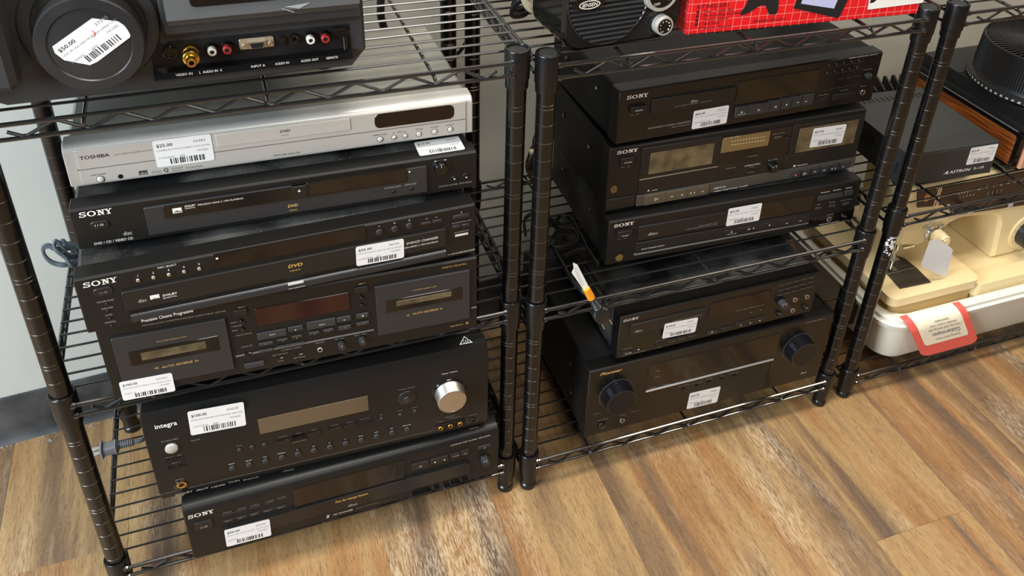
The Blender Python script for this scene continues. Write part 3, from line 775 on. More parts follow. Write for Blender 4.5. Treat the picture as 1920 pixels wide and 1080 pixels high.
  ['T','Disc Ex-change System',193.7,39.6,239.9,3.8,'print_gold',1,0],
  ['T','disc',210.0,24.1,224.1,4.4,'print_grey',1,0],
  ['T','5',178.5,7.4,183.4,6,'print_light',1,0.2],
  ['T','CD CHANGER',188.6,8.9,217.2,2.9,'print_light',0,0],
  ['T','OPTICAL DIGITAL OUTPUT',221.4,9.3,256.9,1.4,'print_grey',0,0],
  ['R','button','black_matte',304.4,59.3,330.5,72.9,2.4,0.8,0.5],
  ['R','button','black_matte',332.0,61.0,359.2,72.9,2.4,0.8,0.5],
  ['R','button','black_matte',362.2,61.2,376.5,72.4,2.4,0.8,0.5],
  ['R','button','black_matte',377.5,62.9,391.5,73.3,2.4,0.8,0.5],
  ['Y','play',318.0,64.9,3,'print_light'],
  ['Y','pause',339.2,65.4,2.4,'print_light'],
  ['Y','stop',353.3,65.3,2.2,'print_light'],
  ['T','EX-CHANGE',365.7,66.4,375.8,1.3,'print_light',0,0],
  ['T','SKIP',382.0,65.8,387.4,1.3,'print_light',0,0],
  ['T','COMPACT DISC PLAYER  CDP-CE335',363.2,87.5,423.7,2.2,'print_light',0,0],
  ['R','button','dark_metal',404.8,65.9,424.9,72.1,2,0.8,0.4],
  ['Y','eject',414.8,67.0,2,'print_light'],
  ['K','jog_dial','dark_metal',415.5,40.6,7.6,10,'black_gloss'],
  ['R','button','black_gloss',304.4,6.6,332.3,9.0,5.2,0.3,0.2],
  ['R','button','black_gloss',337.2,8.7,344.4,9.9,5.2,0.3,0.2],
  ['R','button','black_gloss',351.7,7.5,360.2,7.6,5.2,0.3,0.2],
  ['R','button','black_gloss',362.6,8.3,376.1,9.2,5.2,0.3,0.2],
  ['R','button','black_gloss',379.8,8.5,388.4,10.6,5.2,0.3,0.2],
  ['S',[(45.1,47.0),(104.2,45.0),(45.8,12.1)],'$50.00','39528','SONY CDP-CE335 5-DISC CD PLAYER','6/25/2025'],
 ],
 'cdu': [
  ['L',11.2,68.4,43.0,5.4,'print_light'],
  ['R','power_button','black_matte',17.1,48.6,40.5,57.4,5,0.6,0.5],
  ['T','POWER',23.4,50.7,34.5,1.9,'print_light',0,0],
  ['T','ON   OFF',19.0,42.5,33.2,1.6,'print_grey',0,0],
  ['R','disc_tray','black_matte',50.0,40.8,182.1,63.0,3,0.5,0.9],
  ['T','disc',109.7,49.5,121.7,4.4,'print_grey',1,0],
  ['T','DIGITAL SERVO SYSTEM/DIRECT MUSIC SEARCH',85.4,46.8,145.1,1.3,'print_grey',0,0],
  ['T','HIGH DENSITY LINEAR CONVERTER',48.4,16.1,116.3,2.8,'print_grey',0,0.2],
  ['T','DIRECT DIGITAL SYNC',86.8,12.1,116.1,1.8,'print_grey',0,0.2],
  ['R','display_window','display_dark',186.8,32.7,324.6,69.4,1.2,0.4,0.3],
  ['R','button','key_grey',187.7,12.7,207.9,29.3,4,0.8,0.4],
  ['R','button','key_grey',205.7,12.8,246.8,29.1,4,0.8,0.4],
  ['R','button','key_grey',244.1,12.6,266.1,30.2,4,0.8,0.4],
  ['R','button','key_grey',263.0,12.9,284.2,30.9,4,0.8,0.4],
  ['R','button','key_grey',281.0,13.2,302.5,31.4,4,0.8,0.4],
  ['R','button','key_grey',299.1,13.3,322.5,32.1,4,0.8,0.4],
  ['Y','eject',197.5,20.8,3,'print_light'],
  ['Y','play',227.1,19.4,3.6,'print_light'],
  ['Y','pause',255.6,20.0,2.6,'print_light'],
  ['Y','stop',274.5,20.2,2.4,'print_light'],
  ['Y','rw',294.2,21.1,2,'print_light'],
  ['Y','ff',309.3,20.4,2,'print_light'],
  ['T','OPEN/CLOSE',191.4,16.6,205.4,1.2,'print_light',0,0],
  ['R','button','black_matte',338.2,68.7,349.6,70.7,1.6,0.2,0.2],
  ['R','button','black_matte',351.8,68.7,363.3,70.7,1.6,0.2,0.2],
  ['R','button','black_matte',365.4,68.9,377.0,70.8,1.6,0.2,0.2],
  ['R','button','black_matte',378.9,69.2,390.6,71.2,1.6,0.2,0.2],
  ['R','button','black_matte',391.8,69.5,403.6,71.5,1.6,0.2,0.2],
  ['R','button','black_matte',338.0,56.6,349.5,58.5,1.6,0.2,0.2],
  ['R','button','black_matte',351.7,56.7,363.2,58.7,1.6,0.2,0.2],
  ['R','button','black_matte',365.2,56.8,376.8,58.8,1.6,0.2,0.2],
  ['R','button','black_matte',378.6,57.2,390.3,59.2,1.6,0.2,0.2],
  ['R','button','black_matte',391.5,57.4,403.3,59.4,1.6,0.2,0.2],
  ['R','button','black_matte',364.3,45.6,376.0,47.6,1.6,0.2,0.2],
  ['R','button','black_matte',378.0,45.5,389.8,47.5,1.6,0.2,0.2],
  ['R','button','black_matte',391.3,46.0,403.2,48.1,1.6,0.2,0.2],
  ['R','button','black_matte',337.9,30.5,349.5,32.6,1.6,0.2,0.2],
  ['R','button','black_matte',350.7,30.7,362.4,32.8,1.6,0.2,0.2],
  ['R','button','black_matte',364.2,30.8,376.0,32.9,1.6,0.2,0.2],
  ['R','button','black_matte',377.3,31.1,389.2,33.2,1.6,0.2,0.2],
  ['R','button','black_matte',390.8,31.2,402.7,33.3,1.6,0.2,0.2],
  ['T','1',339.0,72.5,340.7,1.5,'print_light',0,0],
  ['T','2',352.6,72.5,354.3,1.5,'print_light',0,0],
  ['T','3',366.0,72.7,367.8,1.5,'print_light',0,0],
  ['T','4',379.2,73.0,381.0,1.5,'print_light',0,0],
  ['T','5',392.3,73.0,394.1,1.5,'print_light',0,0],
  ['T','6',338.8,60.5,340.5,1.5,'print_light',0,0],
  ['T','7',352.2,60.7,354.0,1.5,'print_light',0,0],
  ['T','8',365.5,61.0,367.3,1.5,'print_light',0,0],
  ['T','9',378.7,61.2,380.5,1.5,'print_light',0,0],
  ['T','0',391.8,61.5,393.6,1.5,'print_light',0,0],
  ['R','button','black_matte',336.7,13.6,351.9,20.7,1.8,0.4,0.3],
  ['R','button','black_matte',360.3,12.4,402.5,21.5,1.8,0.4,0.3],
  ['T','MUSIC SCAN',334.0,23.2,351.3,1.4,'print_grey',0,0],
  ['T','PLAY MODE',372.5,25.5,387.0,1.4,'print_grey',0,0],
  ['T','COMPACT DISC PLAYER  CDP-C201',373.4,78.3,427.2,1.8,'print_light',0,0],
  ['T','PHONE LEVEL',407.1,54.8,424.7,1.4,'print_grey',0,0],
  ['T','PHONES',409.3,27.0,419.7,1.4,'print_grey',0,0],
  ['K','knob','grey_plastic',417.2,45.9,5.4,7,'black_gloss'],
  ['J','jack','chrome',416.1,17.0,4.6],
  ['S',[(119.4,33.4),(176.8,33.8),(119.7,4.0)],'$60.00','39527','SONY CDP-211 INFINITY CD PLAYER','6/25/2025  JJSJ'],
 ],
 'deckB': [
  ['L',11.4,93.2,43.1,5.2,'print_light'],
  ['R','power_button','black_matte',17.1,74.9,38.5,86.5,3,0.6,0.5],
  ['T','POWER',22.9,78.1,34.3,1.9,'print_light',0,0],
  ['T','ON   OFF',19.7,69.4,34.4,1.5,'print_grey',0,0],
  ['D',6.1,27.8,17.1,42.5],
  ['R','front_ledge','black_matte',1.1,0.3,46.2,20.0,2,0.5,0.3],
  ['R','cassette_door','black_matte',50.7,45.6,177.6,96.8,2,0.8,0.8],
  ['R','cassette_window','window_tan',63.3,51.9,166.3,87.2,2.6,0.3,0],
  ['C','screw','black_gloss',56.5,90.5,1.6,2.8],
  ['C','screw','black_gloss',58.1,55.0,1.6,2.8],
  ['C','screw','black_gloss',170.7,88.0,1.6,2.8],
  ['C','screw','black_gloss',171.0,53.3,1.6,2.8],
  ['R','trim_strip','trim_tan',50.6,44.35,177.7,45.95,2.6,0.1,0],
  ['R','front_panel','black_matte',51.0,19.3,179.5,44.2,2,0.4,0.4],
  ['T','A',65.2,22.4,68.7,3.6,'print_light',1,0],
  ['T','PLAY',72.4,22.2,81.1,2,'print_light',0,0.2],
  ['R','key_ledge','trim_dark',48.6,-6.8,430.6,18.3,4,1,0],
  ['R','button','key_bronze',60.7,-0.3,96.4,17.3,5.4,0.5,0.4],
  ['R','button','key_bronze',94.9,-0.6,113.9,17.2,5.4,0.5,0.4],
  ['R','button','key_bronze',112.4,-1.0,131.6,17.3,5.4,0.5,0.4],
  ['R','button','key_bronze',129.7,-1.2,148.7,17.0,5.4,0.5,0.4],
  ['R','button','key_bronze',146.8,-1.4,166.3,17.3,5.4,0.5,0.4],
  ['Y','play',79.5,8.8,5,'print_light'],
  ['Y','rw',104.6,8.4,2.2,'print_light'],
  ['Y','ff',122.1,8.0,2.2,'print_light'],
  ['Y','stop',136.2,8.3,2.2,'print_light'],
  ['Y','eject',142.3,8.1,2.2,'print_light'],
  ['Y','pause',156.2,7.6,2,'print_light'],
  ['R','button','key_grey',309.4,-4.0,330.7,13.4,5.4,0.5,0.4],
  ['R','button','key_grey',327.2,-4.6,347.7,13.8,5.4,0.5,0.4],
  ['R','button','key_grey',344.1,-4.8,365.0,14.4,5.4,0.5,0.4],
  ['R','button','key_grey',361.6,-5.5,382.8,13.6,5.4,0.5,0.4],
  ['R','button','key_grey',378.9,-5.0,400.4,14.2,5.4,0.5,0.4],
  ['R','button','key_grey',396.5,-5.0,418.8,14.2,5.4,0.5,0.4],
  ['C','record_mark','print_red',319.5,5.9,1.6,6],
  ['Y','play',335.7,6.0,4.6,'print_light'],
  ['Y','rw',353.8,6.3,2.2,'print_light'],
  ['Y','ff',371.7,5.8,2.2,'print_light'],
  ['Y','stop',386.1,6.0,2,'print_light'],
  ['Y','eject',392.1,5.9,2.2,'print_light'],
  ['Y','pause',407.0,6.0,2,'print_light'],
  ['R','meter_panel','black_gloss',178.1,42.8,298.5,94.9,1.4,0.3,0.4],
  ['R','level_meter','window_amber',178.9,67.0,259.8,92.2,1.8,0.2,0],
  ['R','meter_mark','print_meter',193.7,84.6,196.4,85.3,2.1,0.05,0],
  ['R','meter_mark','print_meter',198.5,84.5,201.2,85.2,2.1,0.05,0],
  ['R','meter_mark','print_meter',203.3,84.5,206.1,85.1,2.1,0.05,0],
  ['R','meter_mark','print_meter',208.1,84.4,210.9,85.0,2.1,0.05,0],
  ['R','meter_mark','print_meter',213.0,84.3,215.7,84.9,2.1,0.05,0],
  ['R','meter_mark','print_meter',217.8,84.2,220.6,84.8,2.1,0.05,0],
  ['R','meter_mark','print_meter',222.7,84.1,225.5,84.7,2.1,0.05,0],
  ['R','meter_mark','print_meter',227.6,84.0,230.4,84.6,2.1,0.05,0],
  ['R','meter_mark','print_meter',232.5,83.9,235.3,84.5,2.1,0.05,0],
  ['R','meter_mark','print_meter',237.4,83.8,240.2,84.4,2.1,0.05,0],
  ['R','meter_mark','print_meter',242.3,83.7,245.1,84.3,2.1,0.05,0],
  ['R','meter_mark','print_meter',247.2,83.6,250.0,84.2,2.1,0.05,0],
  ['R','meter_mark','print_meter',194.7,78.4,197.5,79.1,2.1,0.05,0],
  ['R','meter_mark','print_meter',199.5,78.3,202.3,79.0,2.1,0.05,0],
  ['R','meter_mark','print_meter',204.4,78.2,207.2,78.9,2.1,0.05,0],
  ['R','meter_mark','print_meter',209.2,78.1,212.0,78.8,2.1,0.05,0],
  ['R','meter_mark','print_meter',214.1,78.0,216.9,78.7,2.1,0.05,0],
  ['R','meter_mark','print_meter',218.9,77.9,221.7,78.6,2.1,0.05,0],
  ['R','meter_mark','print_meter',223.8,77.8,226.6,78.5,2.1,0.05,0],
  ['R','meter_mark','print_meter',228.7,77.7,231.5,78.4,2.1,0.05,0],
  ['R','meter_mark','print_meter',233.6,77.6,236.5,78.3,2.1,0.05,0],
  ['R','meter_mark','print_meter',238.5,77.5,241.4,78.2,2.1,0.05,0],
  ['R','meter_mark','print_meter',243.5,77.4,246.3,78.1,2.1,0.05,0],
  ['R','meter_mark','print_meter',248.4,77.3,251.3,78.0,2.1,0.05,0],
  ['T','REC LEVEL METER',181.1,91.4,205.9,1.5,'print_meter',0,0],
  ['T','TAPE COUNTER',263.6,84.2,285.8,1.5,'print_grey',0,0],
  ['R','counter_window','black_gloss',265.3,73.3,286.8,82.4,2,0.3,0],
  ['T','777',267.5,77.7,279.4,3,'print_grey',0,0],
  ['R','button','black_matte',286.7,74.6,294.8,77.6,4,0.5,0],
  ['T','TAPE SELECT',226.9,51.9,245.4,1.6,'print_grey',0,0],
  ['T','DOLBY NR',192.2,37.2,209.1,1.8,'print_grey',0,0],
  ['T','DUBBING SPEED',225.0,36.2,252.0,2.0,'print_light',0,0],
  ['T','REC LEVEL',264.9,39.0,282.1,1.8,'print_grey',0,0],
  ['T','HIGH',234.1,32.9,242.7,1.4,'print_grey',0,0],
  ['T','NORMAL',232.1,23.4,244.8,1.4,'print_grey',0,0],
  ['R','slide_switch','black_gloss',193.0,25.4,209.0,29.7,2.4,0.6,0.3],
  ['R','slide_switch','black_gloss',231.3,25.5,247.5,29.3,2.4,0.6,0.3],
  ['K','knob','black_gloss',275.0,29.0,7.5,10,'black_gloss'],
  ['R','cassette_door','black_matte',299.5,41.6,429.4,94.7,2,0.8,0.8],
  ['R','cassette_window','window_tan',311.5,45.2,418.4,87.6,2.6,0.3,0],
  ['C','screw','black_gloss',306.2,86.4,1.6,2.8],
  ['C','screw','black_gloss',305.8,52.1,1.6,2.8],
  ['C','screw','black_gloss',422.3,87.1,1.6,2.8],
  ['C','screw','black_gloss',423.7,50.9,1.6,2.8],
  ['R','front_panel','black_matte',299.2,15.1,436.2,41.8,2,0.4,0.4],
  ['R','front_panel','black_matte',178.4,17.7,302.6,43.4,1.6,0.4,0.4],
  ['T','B',313.3,19.9,318.2,3.8,'print_light',1,0],
  ['T','REC/PLAY',320.4,20.1,339.6,2.2,'print_light',0,0.2],
  ['T','DOLBY B C NR',175.8,6.8,195.7,2.6,'print_light',1,0],
  ['T','STEREO CASSETTE DECK  TC-W390',177.0,1.1,235.1,2.3,'print_light',0,0],
  ['S',[(336.0,84.7),(395.9,83.4),(337.1,51.2)],'$67.00','38988','SONY TC-W390 STEREO DUAL CASSETTE DECK','7/24/2025   JJSJ'],
 ],
 'cdl': [
  ['L',8.0,67.1,38.9,5.2,'print_light'],
  ['R','power_button','black_matte',12.5,51.2,35.7,60.7,5,0.5,0.5],
  ['T','POWER',19.4,52.0,30.3,1.8,'print_light',0,0],
  ['T','ON   OFF',16.2,43.9,30.1,1.5,'print_grey',0,0],
  ['D',15.0,3.2,27.7,16.9],
  ['R','seam','slot_black',-1.4,23.8,43.1,24.6,0.6,0.1,0],
  ['R','disc_tray','black_matte',46.8,37.5,191.4,62.4,3,0.5,0.9],
  ['R','key_ledge','black_matte',46.2,13.3,344.8,32.7,2.4,0.6,0.7],
  ['R','trim_strip','trim_grey',44.3,11.0,343.9,13.6,3.4,0.8,0],
  ['T','disc',62.1,44.0,78.3,5.4,'print_grey',1,0],
  ['T','DUAL D/A CONVERTER SYSTEM',145.5,45.2,177.3,1.3,'print_grey',0,0],
  ['T','4 TIMES OVERSAMPLING DIGITAL FILTER',123.8,42.3,177.4,1.5,'print_grey',0,0],
  ['T','SERVO STABILIZER CIRCUIT',55.0,19.2,92.9,2,'print_light',0,0],
  ['R','display_window','display_dark',190.1,35.3,343.4,65.2,1.6,0.4,0.6],
  ['R','button','black_matte',191.3,17.3,217.4,27.7,3.6,0.4,0.4],
  ['R','button','black_matte',216.8,17.1,258.5,27.7,3.6,0.4,0.4],
  ['R','button','black_matte',257.4,18.9,283.4,28.2,3.6,0.4,0.4],
  ['R','button','black_matte',287.7,15.1,342.2,28.9,3.6,0.4,0.4],
  ['Y','eject',204.3,23.6,2.6,'print_light'],
  ['T','OPEN/CLOSE',197.0,18.8,213.5,1.3,'print_light',0,0],
  ['Y','play',234.8,22.9,3.6,'print_light'],
  ['Y','pause',242.6,23.0,2,'print_light'],
  ['Y','stop',270.6,23.2,2.2,'print_light'],
  ['Y','rw',301.9,20.6,2,'print_light'],
  ['Y','ff',326.8,20.9,2,'print_light'],
  ['R','button','key_grey',352.4,52.2,376.0,60.3,2.4,0.5,0.4],
  ['R','button','key_grey',375.2,52.2,397.5,59.9,2.4,0.5,0.4],
  ['R','button','key_grey',400.9,52.5,416.2,61.7,2.4,0.5,0.4],
  ['R','button','key_grey',351.8,35.1,363.0,39.4,2.4,0.5,0.4],
  ['R','button','key_grey',377.3,34.8,389.0,39.0,2.4,0.5,0.4],
  ['R','button','key_grey',403.2,34.1,414.6,38.5,2.4,0.5,0.4],
  ['T','PROGRAM',355.6,64.7,372.1,1.9,'print_light',0,0],
  ['T','SHUFFLE',378.0,65.2,392.3,1.9,'print_light',0,0],
  ['T','REPEAT',401.6,65.2,413.7,1.9,'print_light',0,0],
  ['T','TIME',353.5,42.7,360.6,1.8,'print_grey',0,0],
  ['T','FADER',376.6,42.4,387.9,1.8,'print_grey',0,0],
  ['T','MUSIC SCAN',397.8,42.5,418.7,1.8,'print_grey',0,0],
  ['R','jack_panel','black_gloss',344.8,4.1,430.6,22.8,1.4,0.6,0.4],
  ['J','jack','chrome',383.1,12.1,5],
  ['K','knob','black_gloss',409.1,13.5,4,6,'black_gloss'],
  ['T','PHONES',376.1,20.1,389.2,1.7,'print_grey',0,0],
  ['T','COMPACT DISC PLAYER CDP-291',365.5,3.0,404.2,1.7,'print_light',0,0],
  ['S',[(193.2,67.1),(250.6,67.4),(194.9,34.7)],'$60.00','39587','SONY CDP-291 CD COMPACT DISC PLAYER','7/24/2025   JJSJ'],
 ],
 'xa': [
  ['L',4.5,72.3,29.8,4.4,'print_light'],
  ['R','disc_tray','black_matte',17.3,43.0,143.5,64.7,2.6,0.5,0.9],
  ['T','disc',24.5,48.2,37.1,4.6,'print_grey',1,0],
  ['T','MEGA CONTROL',87.8,52.5,138.4,1.5,'print_grey',0,0],
  ['R','power_button','black_matte',9.2,5.6,25.7,11.6,2,0.5,0.4],
  ['T','ON OFF',10.1,15.8,24.3,1.6,'print_grey',0,0],
  ['T','POWER',12.7,7.8,23.7,1.6,'print_light',0,0],
  ['T','COMPACT DISC PLAYER CDP-X33',9.3,2.9,48.8,1.6,'print_grey',0,0],
  ['Y','stop',36.6,9.0,2.4,'print_light'],
  ['R','slide_switch','black_gloss',64.1,5.8,76.2,14.2,1.6,0.5,0.3],
  ['T','ANALOG OUT',62.7,15.1,77.5,1.4,'print_grey',0,0],
  ['T','LINE',64.5,2.5,76.7,1.3,'print_grey',0,0],
  ['R','button','black_matte',85.1,14.6,99.4,16.5,1.8,0.3,0.3],
  ['R','button','black_matte',100.6,13.3,117.1,15.8,1.8,0.3,0.3],
  ['R','button','black_matte',117.5,12.7,135.1,16.1,1.8,0.3,0.3],
  ['T','PLAY MODE',87.2,8.0,99.3,1.4,'print_grey',0,0],
  ['T','SHUFFLE',104.9,8.5,116.3,1.4,'print_grey',0,0],
  ['T','PROGRAM',121.9,9.0,134.3,1.4,'print_grey',0,0],
  ['R','display_window','display_brown',152.3,38.2,259.0,69.9,1.4,0.6,0.8],
  ['R','button','black_matte',153.5,5.7,171.5,13.0,2,0.4,0.4],
  ['R','button','black_matte',178.6,8.5,197.4,12.2,2,0.4,0.4],
  ['R','button','black_matte',204.1,6.8,222.5,15.7,2,0.4,0.4],
  ['R','button','black_matte',221.7,7.3,240.4,16.5,2,0.4,0.4],
  ['R','button','black_matte',239.6,7.3,258.5,16.5,2,0.4,0.4],
  ['Y','eject',162.3,11.0,2.4,'print_light'],
  ['Y','play',214.5,9.5,2.6,'print_light'],
  ['Y','pause',231.5,9.9,2.2,'print_light'],
  ['Y','stop',248.9,9.9,2.2,'print_light'],
  ['Y','rw',230.1,30.3,1.8,'print_grey'],
  ['Y','ff',247.9,30.7,1.8,'print_grey'],
  ['R','button','key_grey',272.0,72.7,283.4,74.4,1.8,0.2,0.2],
  ['R','button','key_grey',285.5,73.4,296.9,75.2,1.8,0.2,0.2],
  ['R','button','key_grey',299.2,74.1,310.7,75.9,1.8,0.2,0.2],
  ['R','button','key_grey',312.9,74.4,324.5,76.2,1.8,0.2,0.2],
  ['R','button','key_grey',327.1,74.6,338.8,76.4,1.8,0.2,0.2],
  ['R','button','key_grey',272.1,62.6,283.5,64.4,1.8,0.2,0.2],
  ['R','button','key_grey',285.7,63.1,297.1,64.9,1.8,0.2,0.2],
  ['R','button','key_grey',299.7,63.5,311.3,65.3,1.8,0.2,0.2],
  ['R','button','key_grey',313.2,64.0,324.8,65.8,1.8,0.2,0.2],
  ['R','button','key_grey',327.3,64.7,339.0,66.5,1.8,0.2,0.2],
  ['R','button','key_grey',272.8,52.7,284.2,54.6,1.8,0.2,0.2],
  ['R','button','key_grey',286.1,53.2,297.7,55.1,1.8,0.2,0.2],
  ['R','button','key_grey',300.2,53.6,311.8,55.5,1.8,0.2,0.2],
  ['R','button','key_grey',313.9,54.3,325.6,56.2,1.8,0.2,0.2],
  ['R','button','key_grey',327.6,54.6,339.3,56.5,1.8,0.2,0.2],
  ['T','CHECK CLEAR TIME MUSIC SCAN',200.4,41.5,251.9,1.3,'print_grey',0,0],
  ['T','OPEN/CLOSE',154.7,7.4,170.9,1.2,'print_grey',0,0],
  ['K','knob','grey_plastic',285.4,36.4,7.5,12,'black_gloss'],
  ['K','knob','black_gloss',284.6,14.0,4,5,'black_gloss'],
  ['K','knob','black_gloss',334.2,13.7,4.4,6,'black_gloss'],
  ['J','jack','chrome',310.9,34.9,4.2],
  ['J','jack','chrome',333.9,35.2,4.2],
  ['J','jack','chrome',311.1,13.1,4.2],
  ['S',[(74.2,51.9),(131.5,49.6),(79.9,22.4)],'$100.00','37591','SONY CDP-X33 LASER CD PLAYER','7/24/2025'],
 ],
 'pio': [
  ['T','Pioneer',16.9,128.6,53.0,6.0,'print_gold',1,0.35],
  ['K','volume_knob','knob_black',49.4,81.8,26,20,'dark_metal'],
  ['K','volume_knob','knob_black',379.9,83.6,26,20,'dark_metal'],
  ['C','power_button','black_gloss',29.5,19.1,6.4,3],
  ['T','STANDBY/ON',21.1,30.0,40.4,1.8,'print_grey',0,0],
  ['J','jack','chrome',65.2,17.1,4.4],
  ['J','jack','black_gloss',86.4,17.1,2.6],
  ['T','INPUT SELECTOR',12.1,47.1,24.8,1.5,'print_grey',0,0],
  ['T','PHONES',60.4,28.5,70.3,1.6,'print_grey',0,0],
  ['T','MCACC SETUP MIC',79.5,29.8,92.0,1.4,'print_grey',0,0],
  ['R','display_window','display_dark',100.0,74.2,337.2,126.1,1.0,0.3,0.3],
  ['R','button_strip','silver_strip',100.0,68.75,334.6,71.75,2.2,0.5,0],
  ['R','seam','black_gloss',331.0,4.7,338.0,125.5,0.8,0.05,0],
  ['R','button','black_gloss',167.0,51.2,173.0,55.0,1.8,0.4,0.2],
  ['R','button','black_gloss',190.8,51.6,197.0,55.4,1.8,0.4,0.2],
  ['R','button','black_gloss',213.4,52.4,219.7,56.2,1.8,0.4,0.2],
  ['R','button','black_gloss',236.9,52.3,243.3,56.1,1.8,0.4,0.2],
  ['R','button','black_gloss',260.2,52.6,266.6,56.4,1.8,0.4,0.2],
  ['T','BAND TUNER EDIT',159.6,60.5,179.9,1.6,'print_grey',0,0],
  ['T','TUNE',183.8,58.5,204.0,1.6,'print_grey',0,0],
  ['T','SPEAKERS',210.6,61.0,222.5,1.6,'print_grey',0,0],
  ['T','MUTE',236.6,59.5,242.5,1.6,'print_grey',0,0],
  ['T','STEREO/ALC',252.5,59.7,272.6,1.6,'print_grey',0,0],
  ['T','ADVANCED',112.2,96.7,121.8,1.6,'print_grey',0,0],
  ['T','MCACC',112.8,109.1,120.3,1.6,'print_grey',0,0],
  ['T','VIDEO SELECT',104.7,75.1,117.1,1.6,'print_grey',0,0],
  ['T','DIMMER',130.2,74.4,141.3,1.6,'print_grey',0,0],
  ['T','AV RECEIVER VSX-522',383.1,134.4,421.6,2.0,'print_grey',0,0],
  ['T','iPod',400.4,15.6,411.3,3.2,'print_light',0,0],
  ['S',[(183.3,39.4),(240.7,37.3),(185.6,3.4)],'$60.00','40088','PIONEER VSX-522 SURROUND SOUND RECEIVER','7/24/2025   JJSJ'],
 ],
}
PLACE = {'cdx': [0.0987, -0.0331, 0.076, 0.4373, 0.1012, 0.46], 'integra': [0.076, -0.02, 0.1852, 0.4426, 0.1551, -1.25], 'deckA': [0.0577, -0.0256, 0.387, 0.4418, 0.1166, -1.47], 'dvdx': [0.055, -0.0473, 0.5096, 0.4432, 0.0737, 1.67], 'dvd': [0.0607, -0.0078, 0.5933, 0.4452, 0.0511, -0.68], 'tosh': [0.0642, 0.0196, 0.6564, 0.4442, 0.0486, -0.85], 'cdl': [0.7174, 0.0349, 0.384, 0.4295, 0.0782, -1.62], 'deckB': [0.7163, 0.0518, 0.4702, 0.4307, 0.1035, -0.15], 'cdu': [0.7213, 0.0482, 0.5817, 0.4378, 0.0815, 1.48], 'pio': [0.681, -0.0191, 0.09, 0.4388, 0.1422, -0.29], 'xa': [0.7238, -0.0178, 0.2442, 0.3489, 0.0824, 0.15]}

def symbol(mb, kind, x, z, s, y, mi=0):
    P = lambda pts: mb.quad([(x+a*s, y, z+b*s) for a, b in pts], mi)
    if kind in ('play', 'playl'):
        k = 1 if kind == 'play' else -1; o_ = [(-.55*k, .5), (.75*k, 0), (-.55*k, -.5)]
        cx = -.12*k; i_ = [(cx+(a-cx)*.66, b*.62) for a, b in o_]
        for q in range(3): P([o_[q], o_[(q+1) % 3], i_[(q+1) % 3], i_[q]])
    elif kind == 'playf': P([(-.5, .5), (.6, 0), (-.5, -.5)])
    elif kind == 'stop': P([(-.45, -.45), (.45, -.45), (.45, .45), (-.45, .45)])
    elif kind == 'pause': P([(-.5, -.5), (-.12, -.5), (-.12, .5), (-.5, .5)]); P([(.12, -.5), (.5, -.5), (.5, .5), (.12, .5)])
    elif kind == 'ff': P([(-.9, .45), (0, 0), (-.9, -.45)]); P([(0, .45), (.9, 0), (0, -.45)])
    elif kind == 'rw': P([(.9, .45), (0, 0), (.9, -.45)]); P([(0, .45), (-.9, 0), (0, -.45)])
    elif kind == 'eject': P([(-.5, -.05), (0, .55), (.5, -.05)]); P([(-.5, -.5), (.5, -.5), (.5, -.25), (-.5, -.25)])
def sticker(root, O, U, V, w, h, price, num, desc, date, label=None, poly=None, seedn=0):
    """price sticker: O bottom-left corner, U right and V up unit vectors"""
    O = Vector(O); U = Vector(U); V = Vector(V); N = U.cross(V)
    f = lambda dz: (lambda a, b: tuple(O+U*a+V*b+N*dz))
    m = MB(); pl = poly or rr(0, 0, w, h, .0025, 3)
    m.loft([[f(0)(a, b) for a, b in pl], [f(.00022)(a, b) for a, b in pl]])
    st = obj('price_sticker', m, 'sticker_paper', root, smooth=False)
    st['label'] = label or ('white price sticker reading '+price)
    t = MB(); q = f(.0003)
    def T(s_, x, y, ww, hh, bold=0, mi=0): text_geo(t, s_, ww, hh, bold, 0, lambda a, b: q(x+a, y+b), mi)
    T(price, w*.05, h*.74, w*.28, h*.115, 1); T(num, w*.68, h*.76, w*.22, h*.10, 0, 1)
    T(desc, w*.04, h*.585, w*.92, h*.06, 0, 1); T(date, w*.05, h*.30, w*(.45 if len(date) > 10 else .22), h*.07, 0, 1)
    T('TAYLORED', w*.72, h*.42, w*.2, h*.07, 0, 1)
    rnd = random.Random(seedn+len(price)*7+int(''.join(c for c in num if c.isdigit()) or 3)); x = w*.24
    while x < w*.82:
        bw = rnd.choice((.0007, .0011, .0015))*w/.057; t.quad([q(x, h*.07), q(x+bw, h*.07), q(x+bw, h*.28), q(x, h*.28)]); x += bw+rnd.choice((.0006, .0009, .0016))*w/.057
    obj('print', t, ['print_dark', 'print_mid'], st, smooth=False)['kind'] = 'stuff'
    return st

